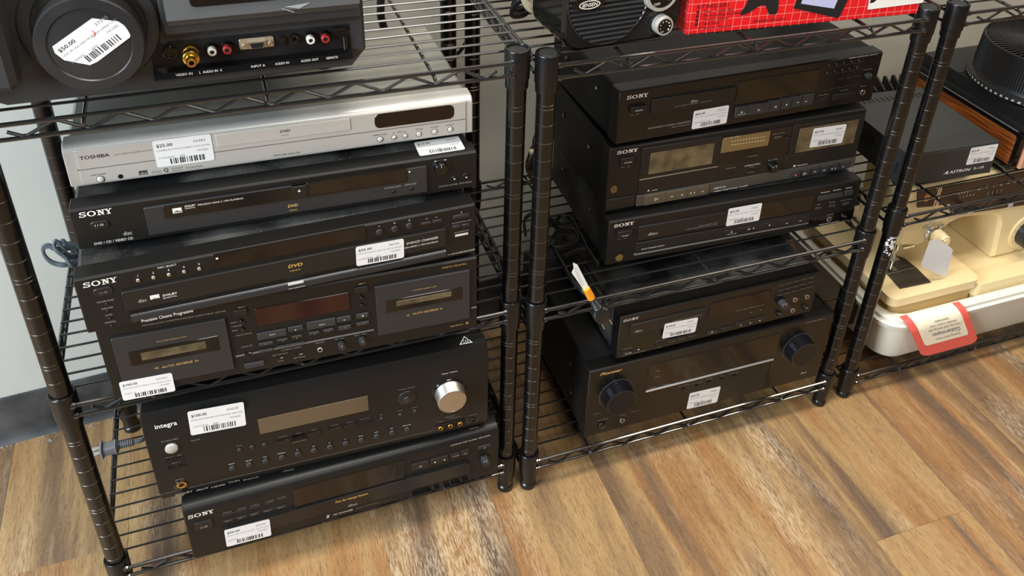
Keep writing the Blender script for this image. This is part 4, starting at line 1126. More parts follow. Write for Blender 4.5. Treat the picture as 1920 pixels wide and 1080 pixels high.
INFO = {
 'cdx': ('compact_disc_changer', 'black five disc changer at the bottom of the left rack, under the silver-knob receiver', 'disc changer', .335, 'round'),
 'integra': ('stereo_receiver', 'charcoal receiver with a big silver volume knob in the left rack', 'receiver', .345, 'bevel'),
 'deckA': ('cassette_deck', 'black double cassette deck with a red display, lowest on the left rack\'s middle shelf', 'cassette deck', .30, 'plain'),
 'dvdx': ('dvd_changer', 'dusty black disc changer with rounded silver-grey bar, $35 sticker, above the left cassette deck', 'disc changer', .345, 'plain'),
 'dvd': ('dvd_player', 'slim black disc player with grey front ledge, directly under the silver player', 'disc player', .26, 'plain'),
 'tosh': ('dvd_player', 'silver disc player with brown oval display on top of the left stack', 'disc player', .222, 'silver'),
 'cdl': ('compact_disc_player', 'black disc player lowest of the three on the middle rack\'s second shelf', 'disc player', .245, 'plain'),
 'deckB': ('cassette_deck', 'black double cassette deck with tan windows and $67 sticker in the middle rack', 'cassette deck', .225, 'plain'),
 'cdu': ('compact_disc_player', 'black disc player with number keys, topmost in the middle rack under the red box', 'disc player', .23, 'plain'),
 'pio': ('stereo_receiver', 'large black receiver with two big black knobs at the bottom of the middle rack', 'receiver', .31, 'plain'),
 'xa': ('compact_disc_player', 'narrow black disc player sitting on the two-knob receiver', 'disc player', .27, 'plain'),
}
FEET = {'cdx': .004, 'integra': .008, 'deckA': .004, 'dvdx': .006, 'dvd': .010, 'tosh': .012, 'cdl': .006, 'deckB': .008, 'cdu': .008, 'pio': .02, 'xa': .012}
def device(key):
    name, label, cat, D, style = INFO[key]
    x, y, zb, W, H, yaw = PLACE[key]
    root = thing(name, label, cat, (x, y, zb), math.radians(yaw))
    FT = .024
    if style == 'plain': prof = [(.0, .0012), (.0012, 0), (FT, 0), (FT, H), (.0022, H), (0, H-.0022)]
    elif style == 'round': prof = [(.003, 0), (FT, 0), (FT, H)] + [(.013-.013*math.sin(a), H-.013+.013*math.cos(a)) for a in [math.radians(t) for t in (0, 18, 36, 54, 72, 90)]] + [(0, .003)]
    elif style == 'bevel': prof = [(.007, 0), (FT+.006, 0), (FT+.006, H), (.010, H), (.0, H-.023), (0, .017)]
    else: prof = [(0, 0), (FT, 0), (FT, H)] + [(.011-.011*math.sin(a), H-.011+.011*math.cos(a)) for a in [math.radians(t) for t in (0, 22, 45, 68, 90)]]
    silver = key == 'tosh'
    fp = MB(); e = .0012
    ins = inset(prof, e)
    fp.loft([[(0, a, b) for a, b in ins], [(e, a, b) for a, b in prof], [(W-e, a, b) for a, b in prof], [(W, a, b) for a, b in ins]])
    fm = 'silver_face' if silver else 'face_black_shiny' if key in ('pio', 'cdu', 'xa') else 'face_black'
    obj('front_panel', fp, fm, root)
    cs = MB(); ix = .003
    ch = .004 if key in ('tosh', 'dvdx', 'dvd') else .0025
    top = H-.0006 if style != 'bevel' else H-.004
    y0 = (FT+.006 if style == 'bevel' else FT)
    cs.prism([(ix, 0), (W-ix, 0), (W-ix, top-ch), (W-ix-ch, top), (ix+ch, top), (ix, top-ch)], 'y', y0, D)
    obj('casing', cs, 'silver_body' if silver else 'casing_dusty' if key in ('dvdx', 'dvd', 'cdl', 'xa') else 'casing_deep' if key in ('cdu', 'deckB', 'integra') else 'casing_black', root)
    # feet
    f = FEET[key]; fr = .024 if key == 'xa' else .016
    fmm = MB(); fmm.lathe([(.0001, -f), (fr*.92, -f), (fr, -f+.0015), (fr, 0), (.0001, 0)], n=20)
    me = None
    fy = .035 if key in ('pio', 'xa') else .05
    for px_, py_ in ((.06, fy), (W-.06, fy), (.06, D-.04), (W-.06, D-.04)):
        if me is None: me = obj('foot', fmm, 'dark_metal' if key in ('xa',) else 'rubber_black', root, (px_, py_, 0)).data
        else: inst('foot', me, root, (px_, py_, 0))
    # side screws
    if not silver:
        sm = MB(); sm.lathe([(.0001, 0), (.0032, .0002), (.0036, .0010), (.0028, .0020), (.0001, .0024)], 'x', n=12); me = None
        for sx, dr in ((ix, -1), (W-ix, 1)):
            for py_, pz in ((.075, H*.62), (D-.05, H*.62)) + (((.065, H*.25),) if key == 'pio' else ()):
                if me is None: me = obj('screw', sm, 'screw_metal', root, (sx, py_, pz), rz=PI if dr < 0 else 0).data
                else: inst('screw', me, root, (sx, py_, pz), PI if dr < 0 else 0)
    mm = .001; rects = []
    def depth_at(X, Z):
        d = 0
        for r in rects:
            if r[0]-.3 <= X <= r[2]+.3 and r[1]-.3 <= Z <= r[3]+.3: d = max(d, r[4])
        return d
    texts = {}
    items = FACES[key]
    for it in items:
        if it[0] in 'RBC' and it[0] == 'R': rects.append((it[3], it[4], it[5], it[6], it[7]))
    extra = {}
    cache = {}
    for it in items:
        k = it[0]
        if k == 'R':
            _, nm, mt, x0, z0, x1, z1, d, rad, gap = it
            z0 = max(z0, .6); z1 = min(z1, H*1000-.6); x1 = min(x1, W*1000-.6)
            if gap:
                g = MB(); g.prism([(a*mm, b*mm) for a, b in rr(x0-gap, z0-gap, x1+gap, z1+gap, rad+gap, 3)], 'y', -.00022, .0004)
                obj('gap_surround', g, 'slot_black', root, smooth=False)
            g = MB(); c_ = min(.5, d*.4, (z1-z0)*.2)
            if nm == 'lower_bar':
                n_ = 7; pr_ = [(.0, z0*mm)]+[(-d*mm*math.sin(PI*t/n_)-.0004, (z0+(z1-z0)*(1-math.cos(PI*t/n_))/2)*mm) for t in range(n_+1)]+[(.0, z1*mm)]
                g.prism(pr_, 'x', x0*mm, x1*mm)
            else: g.prism([(a*mm, b*mm) for a, b in rr(x0, z0, x1, z1, rad, 4 if rad > 1 else 2)], 'y', -d*mm, .0004, ch=c_*mm)
            if nm == 'printed_badge' or nm == 'meter_mark': extra.setdefault((nm, mt), MB()); e_ = extra[(nm, mt)]; e_.add(g.v, g.f)
            else: obj(nm, g, mt, root)
        elif k == 'C':
            _, nm, mt, X, Z, r, d = it; b0 = depth_at(X, Z)
            dd = max(d, b0+.8) if nm in ('button', 'record_mark', 'screw') else d
            key_ = (nm, mt, r, round(dd, 2))
            if mt == 'silver_button' or (nm == 'button' and r > 3):
                g = MB(); g.lathe([(.01, -b0-.1), (r+.75, -b0-.1), (r+.75, -b0)], 'y', n=24, cap=False); g.v = [(a*mm, b*mm, c*mm) for a, b, c in g.v]
                obj('button_surround', g, 'dark_line' if mt == 'silver_button' else 'slot_black', root, (X*mm, 0, Z*mm), smooth=False)
            if key_ in cache: inst(nm, cache[key_], root, (X*mm, 0, Z*mm))
            else:
                g = MB(); g.lathe([(r+.05, -b0), (r, -dd+.5), (r-.5, -dd), (.01, -dd-.05)], 'y', n=24)
                g.v = [(a*mm, b*mm, c*mm) for a, b, c in g.v]
                cache[key_] = obj(nm, g, mt, root, (X*mm, 0, Z*mm), angle=50).data
        elif k == 'K':
            _, nm, mt, X, Z, r, d, mt2 = it; b0 = depth_at(X, Z)
            g = MB(); g.lathe([(r*1.16, -b0-.1), (r*1.12, -b0-1.0), (r*1.04, -b0-.9), (r*1.04, -b0-.2)], 'y', n=40)
            g.v = [(a*mm, b*mm, c*mm) for a, b, c in g.v]; base = obj('knob_ring', g, mt2 if r < 22 else 'dark_metal', root, (X*mm, 0, Z*mm))
            g = MB(); n_ = 48; tp = .96 if r > 10 else .9
            g.lathe([(r, -b0-.3), (r, -b0-2), (r*.985, -b0-2.4), (r*tp, -b0-d+1.2), (r*(tp-.03), -b0-d+.4), (r*(tp-.07), -b0-d), (.01, -b0-d)], 'y', n=n_)
            g.v = [(a*mm, b*mm, c*mm) for a, b, c in g.v]
            kb = obj(nm, g, [mt], root, (X*mm, 0, Z*mm), angle=40)
            if r > 15:
                g = MB(); rf = r*(tp-.10)
                for q in range(60):
                    a0, a1 = 2*PI*q/60, 2*PI*(q+1)/60
                    g.quad([(0, 0, 0), (rf*math.cos(a0), 0, rf*math.sin(a0)), (rf*math.cos(a1), 0, rf*math.sin(a1))])
                g.v = [(a*mm, (-b0-d-.12)*mm, c*mm) for a, b, c in g.v]
                obj('knob_face', g, 'knob_silver' if mt == 'knob_silver' else 'spun_black', kb, smooth=False)
                g = MB(); g.lathe([(r*(tp-.09), -b0-d-.3), (r*(tp-.04), -b0-d-.3), (r*(tp-.04), -b0-d+.3)], 'y', n=48, cap=False); g.v = [(a*mm, b*mm, c*mm) for a, b, c in g.v]
                obj('knob_rim', g, 'chrome' if mt == 'knob_silver' else 'dark_metal', kb)
            else:
                g = MB(); g.cbox((-.4*mm, (-b0-d-.25)*mm, r*.3*mm), (.4*mm, (-b0-d+.3)*mm, r*.8*mm), .0001); obj('pointer', g, 'print_grey', kb, smooth=False)
        elif k == 'J':
            _, nm, mt, X, Z, r = it; b0 = depth_at(X, Z)
            g = MB(); g.lathe([(r, -b0-.1), (r, -b0-1.2), (r*.9, -b0-1.6), (r*.62, -b0-1.5), (r*.58, -b0-.3)], 'y', n=28, cap=False)
            g.v = [(a*mm, b*mm, c*mm) for a, b, c in g.v]; jk = obj('jack', g, mt, root, (X*mm, 0, Z*mm), angle=45)
            g = MB(); g.lathe([(.01, -b0-.35), (r*.6, -b0-.35)], 'y', n=20, cap=False); g.v = [(a*mm, b*mm, c*mm) for a, b, c in g.v]; obj('socket_hole', g, 'slot_black', jk, smooth=False)
        elif k == 'T':
            _, s_, x0, z0, x1, h, mt, bold, shear = it; m_ = texts.setdefault(mt, MB()); cx, cz = (x0+x1)/2, z0+h/2
            yy = -(depth_at(cx, cz)+.22)*mm
            text_geo(m_, s_, (x1-x0)*mm, h*mm, bold, shear, lambda a, b: (x0*mm+a, yy, z0*mm+b))
        elif k == 'Y':
            _, kd, X, Z, s_, mt = it; dd = depth_at(X, Z)
            for o_ in items:
                if o_[0] == 'C' and abs(o_[3]-X) < o_[5] and abs(o_[4]-Z) < o_[5]: dd = max(dd+.8, o_[6])+.1
                if o_[0] == 'K' and abs(o_[3]-X) < o_[5] and abs(o_[4]-Z) < o_[5]: dd = dd+o_[6]+.1
            symbol(texts.setdefault(mt, MB()), kd, X*mm, Z*mm, s_*mm, -(dd+.25)*mm)
        elif k == 'L':
            _, x0, z0, x1, h, mt = it; g = MB(); sony_geo(g, (x1-x0)*mm, h*mm, lambda a, b: (x0*mm+a, -.0004, z0*mm+b)); obj('logo', g, mt, root, smooth=False)
        elif k == 'D':
            _, x0, z0, x1, z1 = it; g = MB(); rnd = random.Random(3)
            for i in range(12):
                for j in range(12):
                    if (i-6)**2+(j-6)**2 > 34+rnd.uniform(-12, 8): continue
                    a, b = x0+(x1-x0)*i/12, z0+(z1-z0)*j/12; s_ = abs(x1-x0)/12*.55
                    g.quad([(a*mm, -.0004, b*mm), ((a+s_)*mm, -.0004, b*mm), ((a+s_)*mm, -.0004, (b+s_)*mm), (a*mm, -.0004, (b+s_)*mm)])
            obj('dot_emblem', g, 'print_gold', root, smooth=False)['kind'] = 'stuff'
        elif k == 'S':
            _, p, price, num, desc, date = it
            tl, tr, bl = [Vector((q[0]*mm, 0, q[1]*mm)) for q in p]; U = (tr-tl); w = U.length; U.normalize(); V = Vector((-U.z, 0, U.x)); h = abs((tl-bl).dot(V)); w = max(w, h*1.6)
            d = max([depth_at(*[q_*1000 for q_ in ((tl+U*(w*a)-V*(h*b)).x, (tl+U*(w*a)-V*(h*b)).z)]) for a in (.02, .3, .5, .7, .98) for b in (.03, .5, .97)])
            Ob = tl-V*h; Ob.y = -(d+.35)*mm
            sticker(root, Ob, U, V, w, h, price, num, desc, date, label=None if key != 'xa' else 'white price sticker with a curled corner')
    for mt, m_ in texts.items(): obj('lettering', m_, mt, root, smooth=False)['kind'] = 'stuff'
    for (nm, mt), m_ in extra.items(): obj(nm, m_, mt, root, smooth=False)['kind'] = 'stuff'
    return root
mat('spun_black', (30, 30, 33), .3, metal=.5)
nt_ = M('spun_black').node_tree; bs = nt_.nodes['Principled BSDF']; bs.inputs['Anisotropic'].default_value = .8
tn_ = nt_.nodes.new('ShaderNodeTangent'); tn_.direction_type = 'RADIAL'; tn_.axis = 'Y'; nt_.links.new(tn_.outputs[0], bs.inputs['Tangent'])
DEV = {}
for k_ in FACES: DEV[k_] = device(k_)
# flat sticker lying on the slim player's lid, warning triangle on the receiver's lid
x, y, zb, W, H, yaw = PLACE['dvd']
sticker(DEV['dvd'], (.4375-x, -.0055-y+.0045, H+.0003), (1, .012, 0), (0, 1, 0), .056, .033, '$15.00', '39707', 'SONY DVP-NS315 CD DVD PLAYER', '7/17/2025   JJSJ', label='white price sticker reading $15.00, lying flat on the lid')
x, y, zb, W, H, yaw = PLACE['integra']
g = MB(); t_ = [(.405, .014), (.4235, .0135), (.4155, .029)]; cx = sum(p[0] for p in t_)/3; cy = sum(p[1] for p in t_)/3; ti = [(cx+(a-cx)*.74, cy+(b-cy)*.74) for a, b in t_]
for q in range(3): g.quad([(*t_[q], H+.0006), (*t_[(q+1) % 3], H+.0006), (*ti[(q+1) % 3], H+.0006), (*ti[q], H+.0006)])
for dx in (-.0026, 0, .0026): g.quad([(cx+dx-.0004, cy-.0035, H+.0006), (cx+dx+.0004, cy-.0035, H+.0006), (cx+dx+.0010, cy+.003, H+.0006), (cx+dx+.0002, cy+.003, H+.0006)])
obj('warning_triangle', g, 'print_light', DEV['integra'], smooth=False)
# ------------------------------------------------------------------ video projector on the left rack
pj = thing('video_projector', 'large dark grey video projector with capped lens on top of the left rack', 'projector', (0, 0, 0))
g = MB(); g.prism([(-.03, .812), (-.03, .95), (.3816, .95), (.3816, .793), (.366, .7745), (.036, .7745), (.012, .787)], 'y', -.0126, .27, ch=.003); obj('body', g, 'projector_grey', pj)
g = MB(); g.cbox((-.075, -.046, .803), (.0565, .20, .96), .006); obj('intake_housing', g, 'projector_grey', pj)
g = MB(); g.prism(rr(-.04, .82, .035, .93, .006), 'y', -.0475, -.045, ch=.0008); obj('vent_panel', g, 'black_matte', pj)
g = MB(); g.prism([(.186, .8345), (.186, .90), (.378, .90), (.378, .8345)], 'y', -.024, 0, ch=.002); obj('side_panel', g, 'projector_grey', pj)
g = MB()
for q in range(1): g.prism([(-.034, .853), (-.040, .856), (-.040, .8985), (-.006, .905), (0, .90), (0, .846), (-.027, .846)], 'x', .192, .374)
obj('ledge', g, 'projector_light', pj)
g = MB(); g.prism(rr(.215, .868, .345, .90, .005), 'y', -.0412, -.0398, ch=.0004); obj('button_window', g, 'black_gloss', pj)
g = MB(); g.cbox((.1702, -.0132, .789), (.366, .0, .8245), .0008); obj('connector_panel', g, 'casing_black', pj)
g = MB(); g.prism([(-.0126, .7875), (-.021, .7875), (-.022, .789), (-.0205, .7945), (-.0126, .7975)], 'x', .1702, .3655); obj('flap', g, 'black_gloss', pj)
g = MB()
def Pf(x0, z0, w, t, s_):  # print on the sloping flap
    text_geo(s_, t, w, .0024, 0, 0, lambda a, b: (x0+a, -.0221+.0003*b/.003+.0004*(b > .001), z0+b))
for t, x0, w in (('VIDEO IN', .190, .016), ('L  AUDIO IN  R', .212, .022), ('INPUT A', .262, .014), ('AUDIO IN', .286, .014), ('AUDIO OUT', .312, .018), ('REMOTE', .338, .012)): Pf(x0, .7905, w, t, g)
obj('lettering', g, 'print_light', pj, smooth=False).__setitem__('kind', 'stuff')
def rca(x, z, ring, name='rca_socket', y=-.0132):
    g = MB(); g.lathe([(.0062, y), (.0062, y-.003), (.0052, y-.0045), (.0045, y-.0045)], 'y', (x, 0, z), n=20); s_ = obj(name, g, 'black_gloss', pj)
    g = MB(); g.lathe([(.0043, y-.0040), (.0043, y-.0100), (.0038, y-.0105), (.0022, y-.0105), (.0020, y-.006)], 'y', (x, 0, z), n=20, cap=False); obj('ring', g, ring, s_)
    g = MB(); g.lathe([(.0001, y-.0098), (.0022, y-.0098)], 'y', (x, 0, z), n=12, cap=False); obj('socket_hole', g, 'slot_black', s_)
mat('socket_red', (150, 40, 44), .35); mat('socket_cream', (226, 220, 205), .35)
rca(.2274, .8127, 'socket_cream'); rca(.2418, .8129, 'socket_red'); rca(.324, .8140, 'socket_cream'); rca(.339, .8137, 'socket_red')
g = MB(); g.lathe([(.0068, -.0132), (.0068, -.0155), (.0060, -.0160), (.0052, -.0160), (.0050, -.0142), (.0001, -.0142)], 'y', (.1880, 0, .8135), n=24, cap=False)
for a in range(4): g.cbox((.1880+.0024*math.cos(a*PI/2+.7)-.0005, -.0150, .8135+.0024*math.sin(a*PI/2+.7)-.0005), (.1880+.0024*math.cos(a*PI/2+.7)+.0005, -.0141, .8135+.0024*math.sin(a*PI/2+.7)+.0005), .0001)
obj('svideo_socket', g, 'black_gloss', pj)
g = MB(); g.lathe([(.0070, -.0132), (.0074, -.018), (.0074, -.0215), (.0062, -.022), (.0060, -.027), (.0076, -.0275), (.0078, -.035), (.0064, -.0358), (.0050, -.036), (.0050, -.045), (.0044, -.046), (.0024, -.046), (.0022, -.040)], 'y', (.2074, 0, .8135), n=24, cap=False); obj('gold_adapter', g, 'gold', pj)
mat('vga_plate', (190, 176, 150), .35, metal=.6)
g = MB(); g.prism(rr(.2540, .8080, .2880, .8195, .002), 'y', -.0145, -.0130, ch=.0003); v_ = obj('vga_socket', g, 'vga_plate', pj)
g = MB(); g.prism([(.2625, .8165), (.2795, .8165), (.2775, .8095), (.2645, .8095)], 'y', -.019, -.0145, ch=.0004); obj('plug_shell', g, 'chrome', v_)
g = MB(); g.prism([(.2640, .8155), (.2780, .8155), (.2765, .8103), (.2655, .8103)], 'y', -.0194, -.0189); obj('pin_block', g, 'slot_black', v_)
for x in (.2583, .2838):
    g = MB(); g.lathe([(.0024, -.0145), (.0024, -.0175), (.0015, -.018), (.0014, -.0165), (.0001, -.0165)], 'y', (x, 0, .8132), n=6, cap=False); obj('screw_post', g, 'vga_plate', v_)
g = MB(); g.cbox((.2948, -.0150, .8095), (.2995, -.0130, .8180), .0003); obj('switch', g, 'black_gloss', pj)
g = MB(); g.lathe([(.0050, -.0132), (.0050, -.0165), (.0038, -.0168), (.0020, -.0160), (.0018, -.0140)], 'y', (.3085, 0, .8149), n=20, cap=False); obj('audio_jack', g, 'black_gloss', pj)
g = MB()
for a, b in (((.348, .8175), (.362, .822)), ((.358, .795), (.3625, .812))): g.cbox((a[0], -.0160, a[1]), (b[0], -.0130, b[1]), .0005)
obj('flap_hinge', g, 'black_gloss', pj)
mat('tape_scrap', (150, 152, 152), .3)
g = MB(); g.quad([(.300, -.0405, .8600), (.326, -.0405, .8622), (.3145, -.0405, .8568), (.308, -.0405, .8582)]); g.quad([(.297, -.0405, .8585), (.2985, -.0405, .8588), (.310, -.0405, .8535), (.3085, -.0405, .8533)]); obj('tape_scrap', g, 'tape_scrap', pj, smooth=False)
LX, LZ, LR = .1232, .8405, .0468
g = MB(); g.lathe([(.0440, .02), (.0445, -.010), (.0465, -.012), (.0465, -.024), (.0455, -.026)], 'y', (LX, 0, LZ), n=56); lb = obj('lens_barrel', g, 'black_matte', pj)
g = MB(); g.lathe([(.0620, -.0125), (.0600, -.016), (.0560, -.0175), (.0500, -.0165)], 'y', (LX, 0, LZ+.008), n=56, cap=False); obj('lens_collar', g, 'projector_grey', pj)
g = MB(); g.lathe([(LR-.001, -.020), (LR, -.021), (LR, -.0395), (LR-.0012, -.0415), (LR-.0105, -.0420), (LR-.0115, -.0408), (LR-.0125, -.0410), (.0001, -.0412)], 'y', (LX, 0, LZ), n=64, cap=False); lc = obj('lens_cap', g, 'lens_cap', pj, angle=25)
U = Vector((.0445, 0, .0278)).normalized(); V = Vector((-U.z, 0, U.x))
sw, sh_ = .0655, .0330
st = sticker(pj, Vector((.0985, -.0415, .8275))-V*.0165+U*.0, U, V, sw, sh_, '$50.00', '37595', 'SONY VPL HS60 VIDEO PROJECTOR SUPPLIES CORD', '7/2025     JJSJ', label='white price sticker with cut corners reading $50.00 on the lens cap',
             poly=[(.014, 0), (.0215, -.0015), (sw-.006, -.0005), (sw, .004), (sw-.003, .0175), (sw-.018, sh_), (sw-.021, sh_), (.003, sh_), (0, sh_-.006), (.001, .017)])
g = MB(); g.tube([(.1275, -.0419, .8545), (.1292, -.0419, .8530), (.1293, -.0419, .8505), (.1280, -.0419, .8490)], .0004, 4); obj('pen_mark', g, 'print_red', st, smooth=False)
g = MB(); g.lathe([(.011, .7593), (.012, .7605), (.012, .7760)], 'z', n=16); me_ = None
for x, y in ((.06, .03), (.34, .03), (.06, .24), (.34, .24)):
    if me_ is None: me_ = obj('foot', g, 'rubber_black', pj, (x, y, 0)).data
    else: inst('foot', me_, pj, (x, y, 0))

# ------------------------------------------------------------------ radio on the middle rack
rd_a = math.atan2(.010, .119)
rd = thing('table_radio', 'black radio with round speaker grille and silver knobs beside the red box', 'radio', (.627, .001, .7529), rd_a)
sil = lambda t: -.012*t
g = MB(); out = rr(-.014, 0, .150, .165, .028, 8)
g.loft([[(a+(-.0 if a < .07 else 0), 0, b) for a, b in inset(out, .003)], [(a, .003, b) for a, b in out], [(a, .082, b) for a, b in out], [(a, .088, b) for a, b in inset(out, .006)]]); body = obj('body', g, 'black_gloss', rd)
g = MB(); g.loft([[(a, -.0018, b) for a, b in inset(out, .0045)], [(a, .0005, b) for a, b in inset(out, .003)]]); obj('front_panel', g, 'casing_black', rd)
SX, SZ, SA, SB = .0450, .0640, .0545, .0580
g = MB(); m_ = [(SX+SA*math.cos(t*PI/24), SZ+SB*math.sin(t*PI/24)) for t in range(48)]
g.prism(m_, 'y', -.0028, -.0015, ch=.0004); gr = obj('speaker_grille', g, 'slot_black', rd)
first = None
for k in range(18):
    z = SZ-SB+.006+k*.00615
    hw = SA*math.sqrt(max(0, 1-((z-SZ)/SB)**2))-.0012
    if z > SZ+SB-.004 or hw < .006: continue
    g = MB(); g.prism([(-.0020, -.0018), (-.0048, -.0012), (-.0052, 0), (-.0048, .0012), (-.0020, .0018)], 'x', SX-hw, SX+hw); g.v = [(a, b, c+z) for a, b, c in g.v]
    obj('grille_slat', g, 'key_grey', gr)
g = MB(); g.tube([(SX+(SA)*math.cos(t*PI/24), -.0030, SZ+SB*math.sin(t*PI/24)) for t in range(49)], .0010, 5, cap=False); obj('grille_rim', g, 'dark_metal', gr)
g = MB(); g.prism([(.016+.0215*math.cos(t*PI/12), .0625+.0085*math.sin(t*PI/12)) for t in range(24)], 'y', -.0072, -.002, ch=.0005); bd = obj('badge', g, 'black_gloss', rd)
g = MB(); e_ = [(.0165+.0140*math.cos(t*PI/12), .0610+.0054*math.sin(t*PI/12)) for t in range(24)]
for q in range(24):
    a, b = e_[q], e_[(q+1) % 24]; f_ = lambda p: (.0165+(p[0]-.0165)*.9, .0610+(p[1]-.0610)*.78)
    g.quad([(a[0], -.0075, a[1]), (b[0], -.0075, b[1]), (f_(b)[0], -.0075, f_(b)[1]), (f_(a)[0], -.0075, f_(a)[1])])
text_geo(g, 'JENSEN', .0205, .0046, 1, .15, lambda a, b: (.0062+a, -.0075, .0588+b)); obj('lettering', g, 'print_light', bd, smooth=False).__setitem__('kind', 'stuff')
def rknob(x, z, r, d, name='knob'):
    g = MB(); g.lathe([(r*1.45, -.0018), (r*1.35, -.0030), (r*1.1, -.0028), (r*1.1, -.0018)], 'y', (x, 0, z), n=36); obj('knob_ring', g, 'black_gloss', rd)
    g = MB(); g.lathe([(r*1.02, -.003), (r*1.02, -d*.6), (r, -d+.001), (r*.96, -d), (r*.80, -d), (r*.78, -d+.0006)], 'y', (x, 0, z), n=40); kb = obj(name, g, 'silver_face', rd, angle=30)
    g = MB(); g.lathe([(r*.78, -d-.0001), (.0001, -d-.0001)], 'y', (x, 0, z), n=36, cap=False); f_ = obj('knob_face', g, 'black_gloss', kb, smooth=False)
    g = MB()
    for t in range(7):
        a = math.radians(200-t*40); s_ = .0005+.0001*t; cx, cz = x+r*.55*math.cos(a), z+r*.55*math.sin(a)
        g.quad([(cx-s_, -d-.0003, cz-s_), (cx+s_, -d-.0003, cz-s_), (cx+s_, -d-.0003, cz+s_), (cx-s_, -d-.0003, cz+s_)])
    text_geo(g, 'OFF', r*.4, r*.16, 0, 0, lambda a, b: (x-r*.5+a, -d-.0003, z-r*.62+b)); obj('print', g, 'print_light', kb, smooth=False).__setitem__('kind', 'stuff')
rknob(.1200, .0215, .0122, .014); rknob(.1130, .0640, .0230, .012, 'tuning_knob')
g = MB(); g.tube([(.000, .02, .004), (-.001, .02, -.0), (.012, .02, -.0)], .0012, 6); g.tube([(.000, .075, .004), (-.001, .075, -.0), (.012, .075, -.0)], .0012, 6); obj('wire_foot', g, 'chrome', rd)

# ------------------------------------------------------------------ red carton
bx_a = math.atan2(-.020, .362)
bx = thing('cardboard_box', 'red cardboard box with pale grid pattern on the middle rack beside the radio', 'box', (.786, .0110, .7526), bx_a)
BW, BD_, BH = .3485, .145, .115
g = MB(); g.cbox((0, 0, 0), (BW, BD_, BH), .0015); obj('carton', g, 'box_red', bx)
g = MB()
for k in range(int(BW/.0122)+1):
    x = .004+k*.0122; g.quad([(x, -.0003, 0), (x+.0006, -.0003, 0), (x+.0006, -.0003, BH), (x, -.0003, BH)])
for k in range(10):
    z = .006+k*.0116; g.quad([(0, -.00032, z), (BW, -.00032, z), (BW, -.00032, z+.0006), (0, -.00032, z+.0006)]); g.quad([(-.0003, 0, z), (-.0003, BD_, z), (-.0003, BD_, z+.0006), (-.0003, 0, z+.0006)])
for k in range(12):
    y = .004+k*.0122; g.quad([(-.0003, y, 0), (-.0003, y+.0006, 0), (-.0003, y+.0006, BH), (-.0003, y, BH)])
obj('grid_print', g, 'box_line', bx, smooth=False).__setitem__('kind', 'stuff')
g = MB(); yy = -.0006
F = lambda x0, z0: (lambda a, b: (x0+a, yy, z0+b))
text_geo(g, 'KIT INCLUDES', .0440, .0052, 0, .15, F(.0110, .0345))
for i, (t, w) in enumerate((('1 Photo Transfer Box', .046), ('1 Photo-holding End Plate', .058), ('1 Telecine Adapter', .041), ('1 Table Stand', .028))):
    z = .0285-i*.0055; text_geo(g, t, w, .0036, 0, .15, F(.0170, z)); g.quad([(.0115, yy, z), (.0150, yy, z), (.0150, yy, z+.0034), (.0115, yy, z+.0034)])
text_geo(g, '"D" Batteries Required', .048, .0036, 0, .15, F(.0150, .0060)); text_geo(g, 'Adjustable table stand', .047, .0038, 0, .15, F(.094, .0095))
Q = lambda pts: g.quad([(a, -.0007, b) for a, b in pts])
Q([(.075, .0205), (.0735, .0245), (.079, .033), (.084, .0480), (.125, .0480), (.1275, .0250), (.1255, .0180), (.1160, .0185), (.108, .0320), (.100, .0320), (.085, .0235)])
Q([(.156, .0480), (.150, .0245), (.220, .0050), (.2235, .0065), (.236, .0480)])
Q([(.268, .0480), (.266, .0220), (.272, .0225), (.290, .0380), (.300, .0480)])
obj('lettering', g, 'box_black', bx, smooth=False).__setitem__('kind', 'stuff')
g = MB(); Q = lambda pts: g.quad([(a, -.0009, b) for a, b in pts]); Q([(.163, .0480), (.160, .0300), (.212, .0190), (.2185, .0480)]); obj('picture_screen', g, 'box_blue', bx, smooth=False)
g = MB(); g.quad([(.265, -.00065, .0130), (.352, -.00065, .0160), (.356, -.00065, .0480), (.262, -.00065, .0480)]); obj('picture_panel', g, 'box_white', bx, smooth=False)

# ------------------------------------------------------------------ power supply on the right rack
CZ = .4035+.0030
ps = thing('power_supply', 'charcoal slotted power supply box with $25 sticker on the right rack', 'power supply', (1.2425, .0368, CZ+.0143), math.radians(-3.3))
pw, pd, ph = .1808, .205, .0605
g = MB(); g.cbox((.002, .004, .0), (pw-.002, pd, ph-.003), .001); obj('chassis', g, 'psu_black', ps)
g = MB(); g.prism([(0, 0), (0, ph), (pw, ph), (pw, 0), (pw-.0012, 0), (pw-.0012, ph-.0014), (.0012, ph-.0014), (.0012, 0)], 'y', .001, pd+.001); obj('cover', g, 'psu_black', ps)
g = MB(); g.cbox((.001, 0, .001), (pw-.001, .004, ph-.002), .0006); obj('front_panel', g, 'psu_black', ps)
g = MB()
for k in range(15): g.cbox((.016+k*.0102, pd-.034, ph-.0004), (.0200+k*.0102, pd-.018, ph+.0003), .0001)
for k in range(13): g.cbox((-.0003, .085+k*.0085, .016), (.0004, .0885+k*.0085, .048), .0001)
g.cbox((-.0003, .016, .016), (.0004, .022, .036), .0001)
obj('vent_slots', g, 'slot_black', ps, smooth=False).__setitem__('kind', 'stuff')
for k in range(9):
    g = MB(); x = .012+k*.0180; g.prism([(pd+.002, 0), (pd+.002, ph+.002), (pd+.030, ph+.016), (pd+.034, ph+.014), (pd+.034, 0)], 'x', x, x+.0035); obj('heatsink_fin', g, 'casing_black', ps, smooth=False)
g = MB(); text_geo(g, 'ASTRON', .0420, .0056, 1, .2, lambda a, b: (.0930+a, -.0004, .0120+b)); text_geo(g, 'SL-15R', .0220, .0050, 0, .1, lambda a, b: (.1410+a, -.0004, .0128+b))
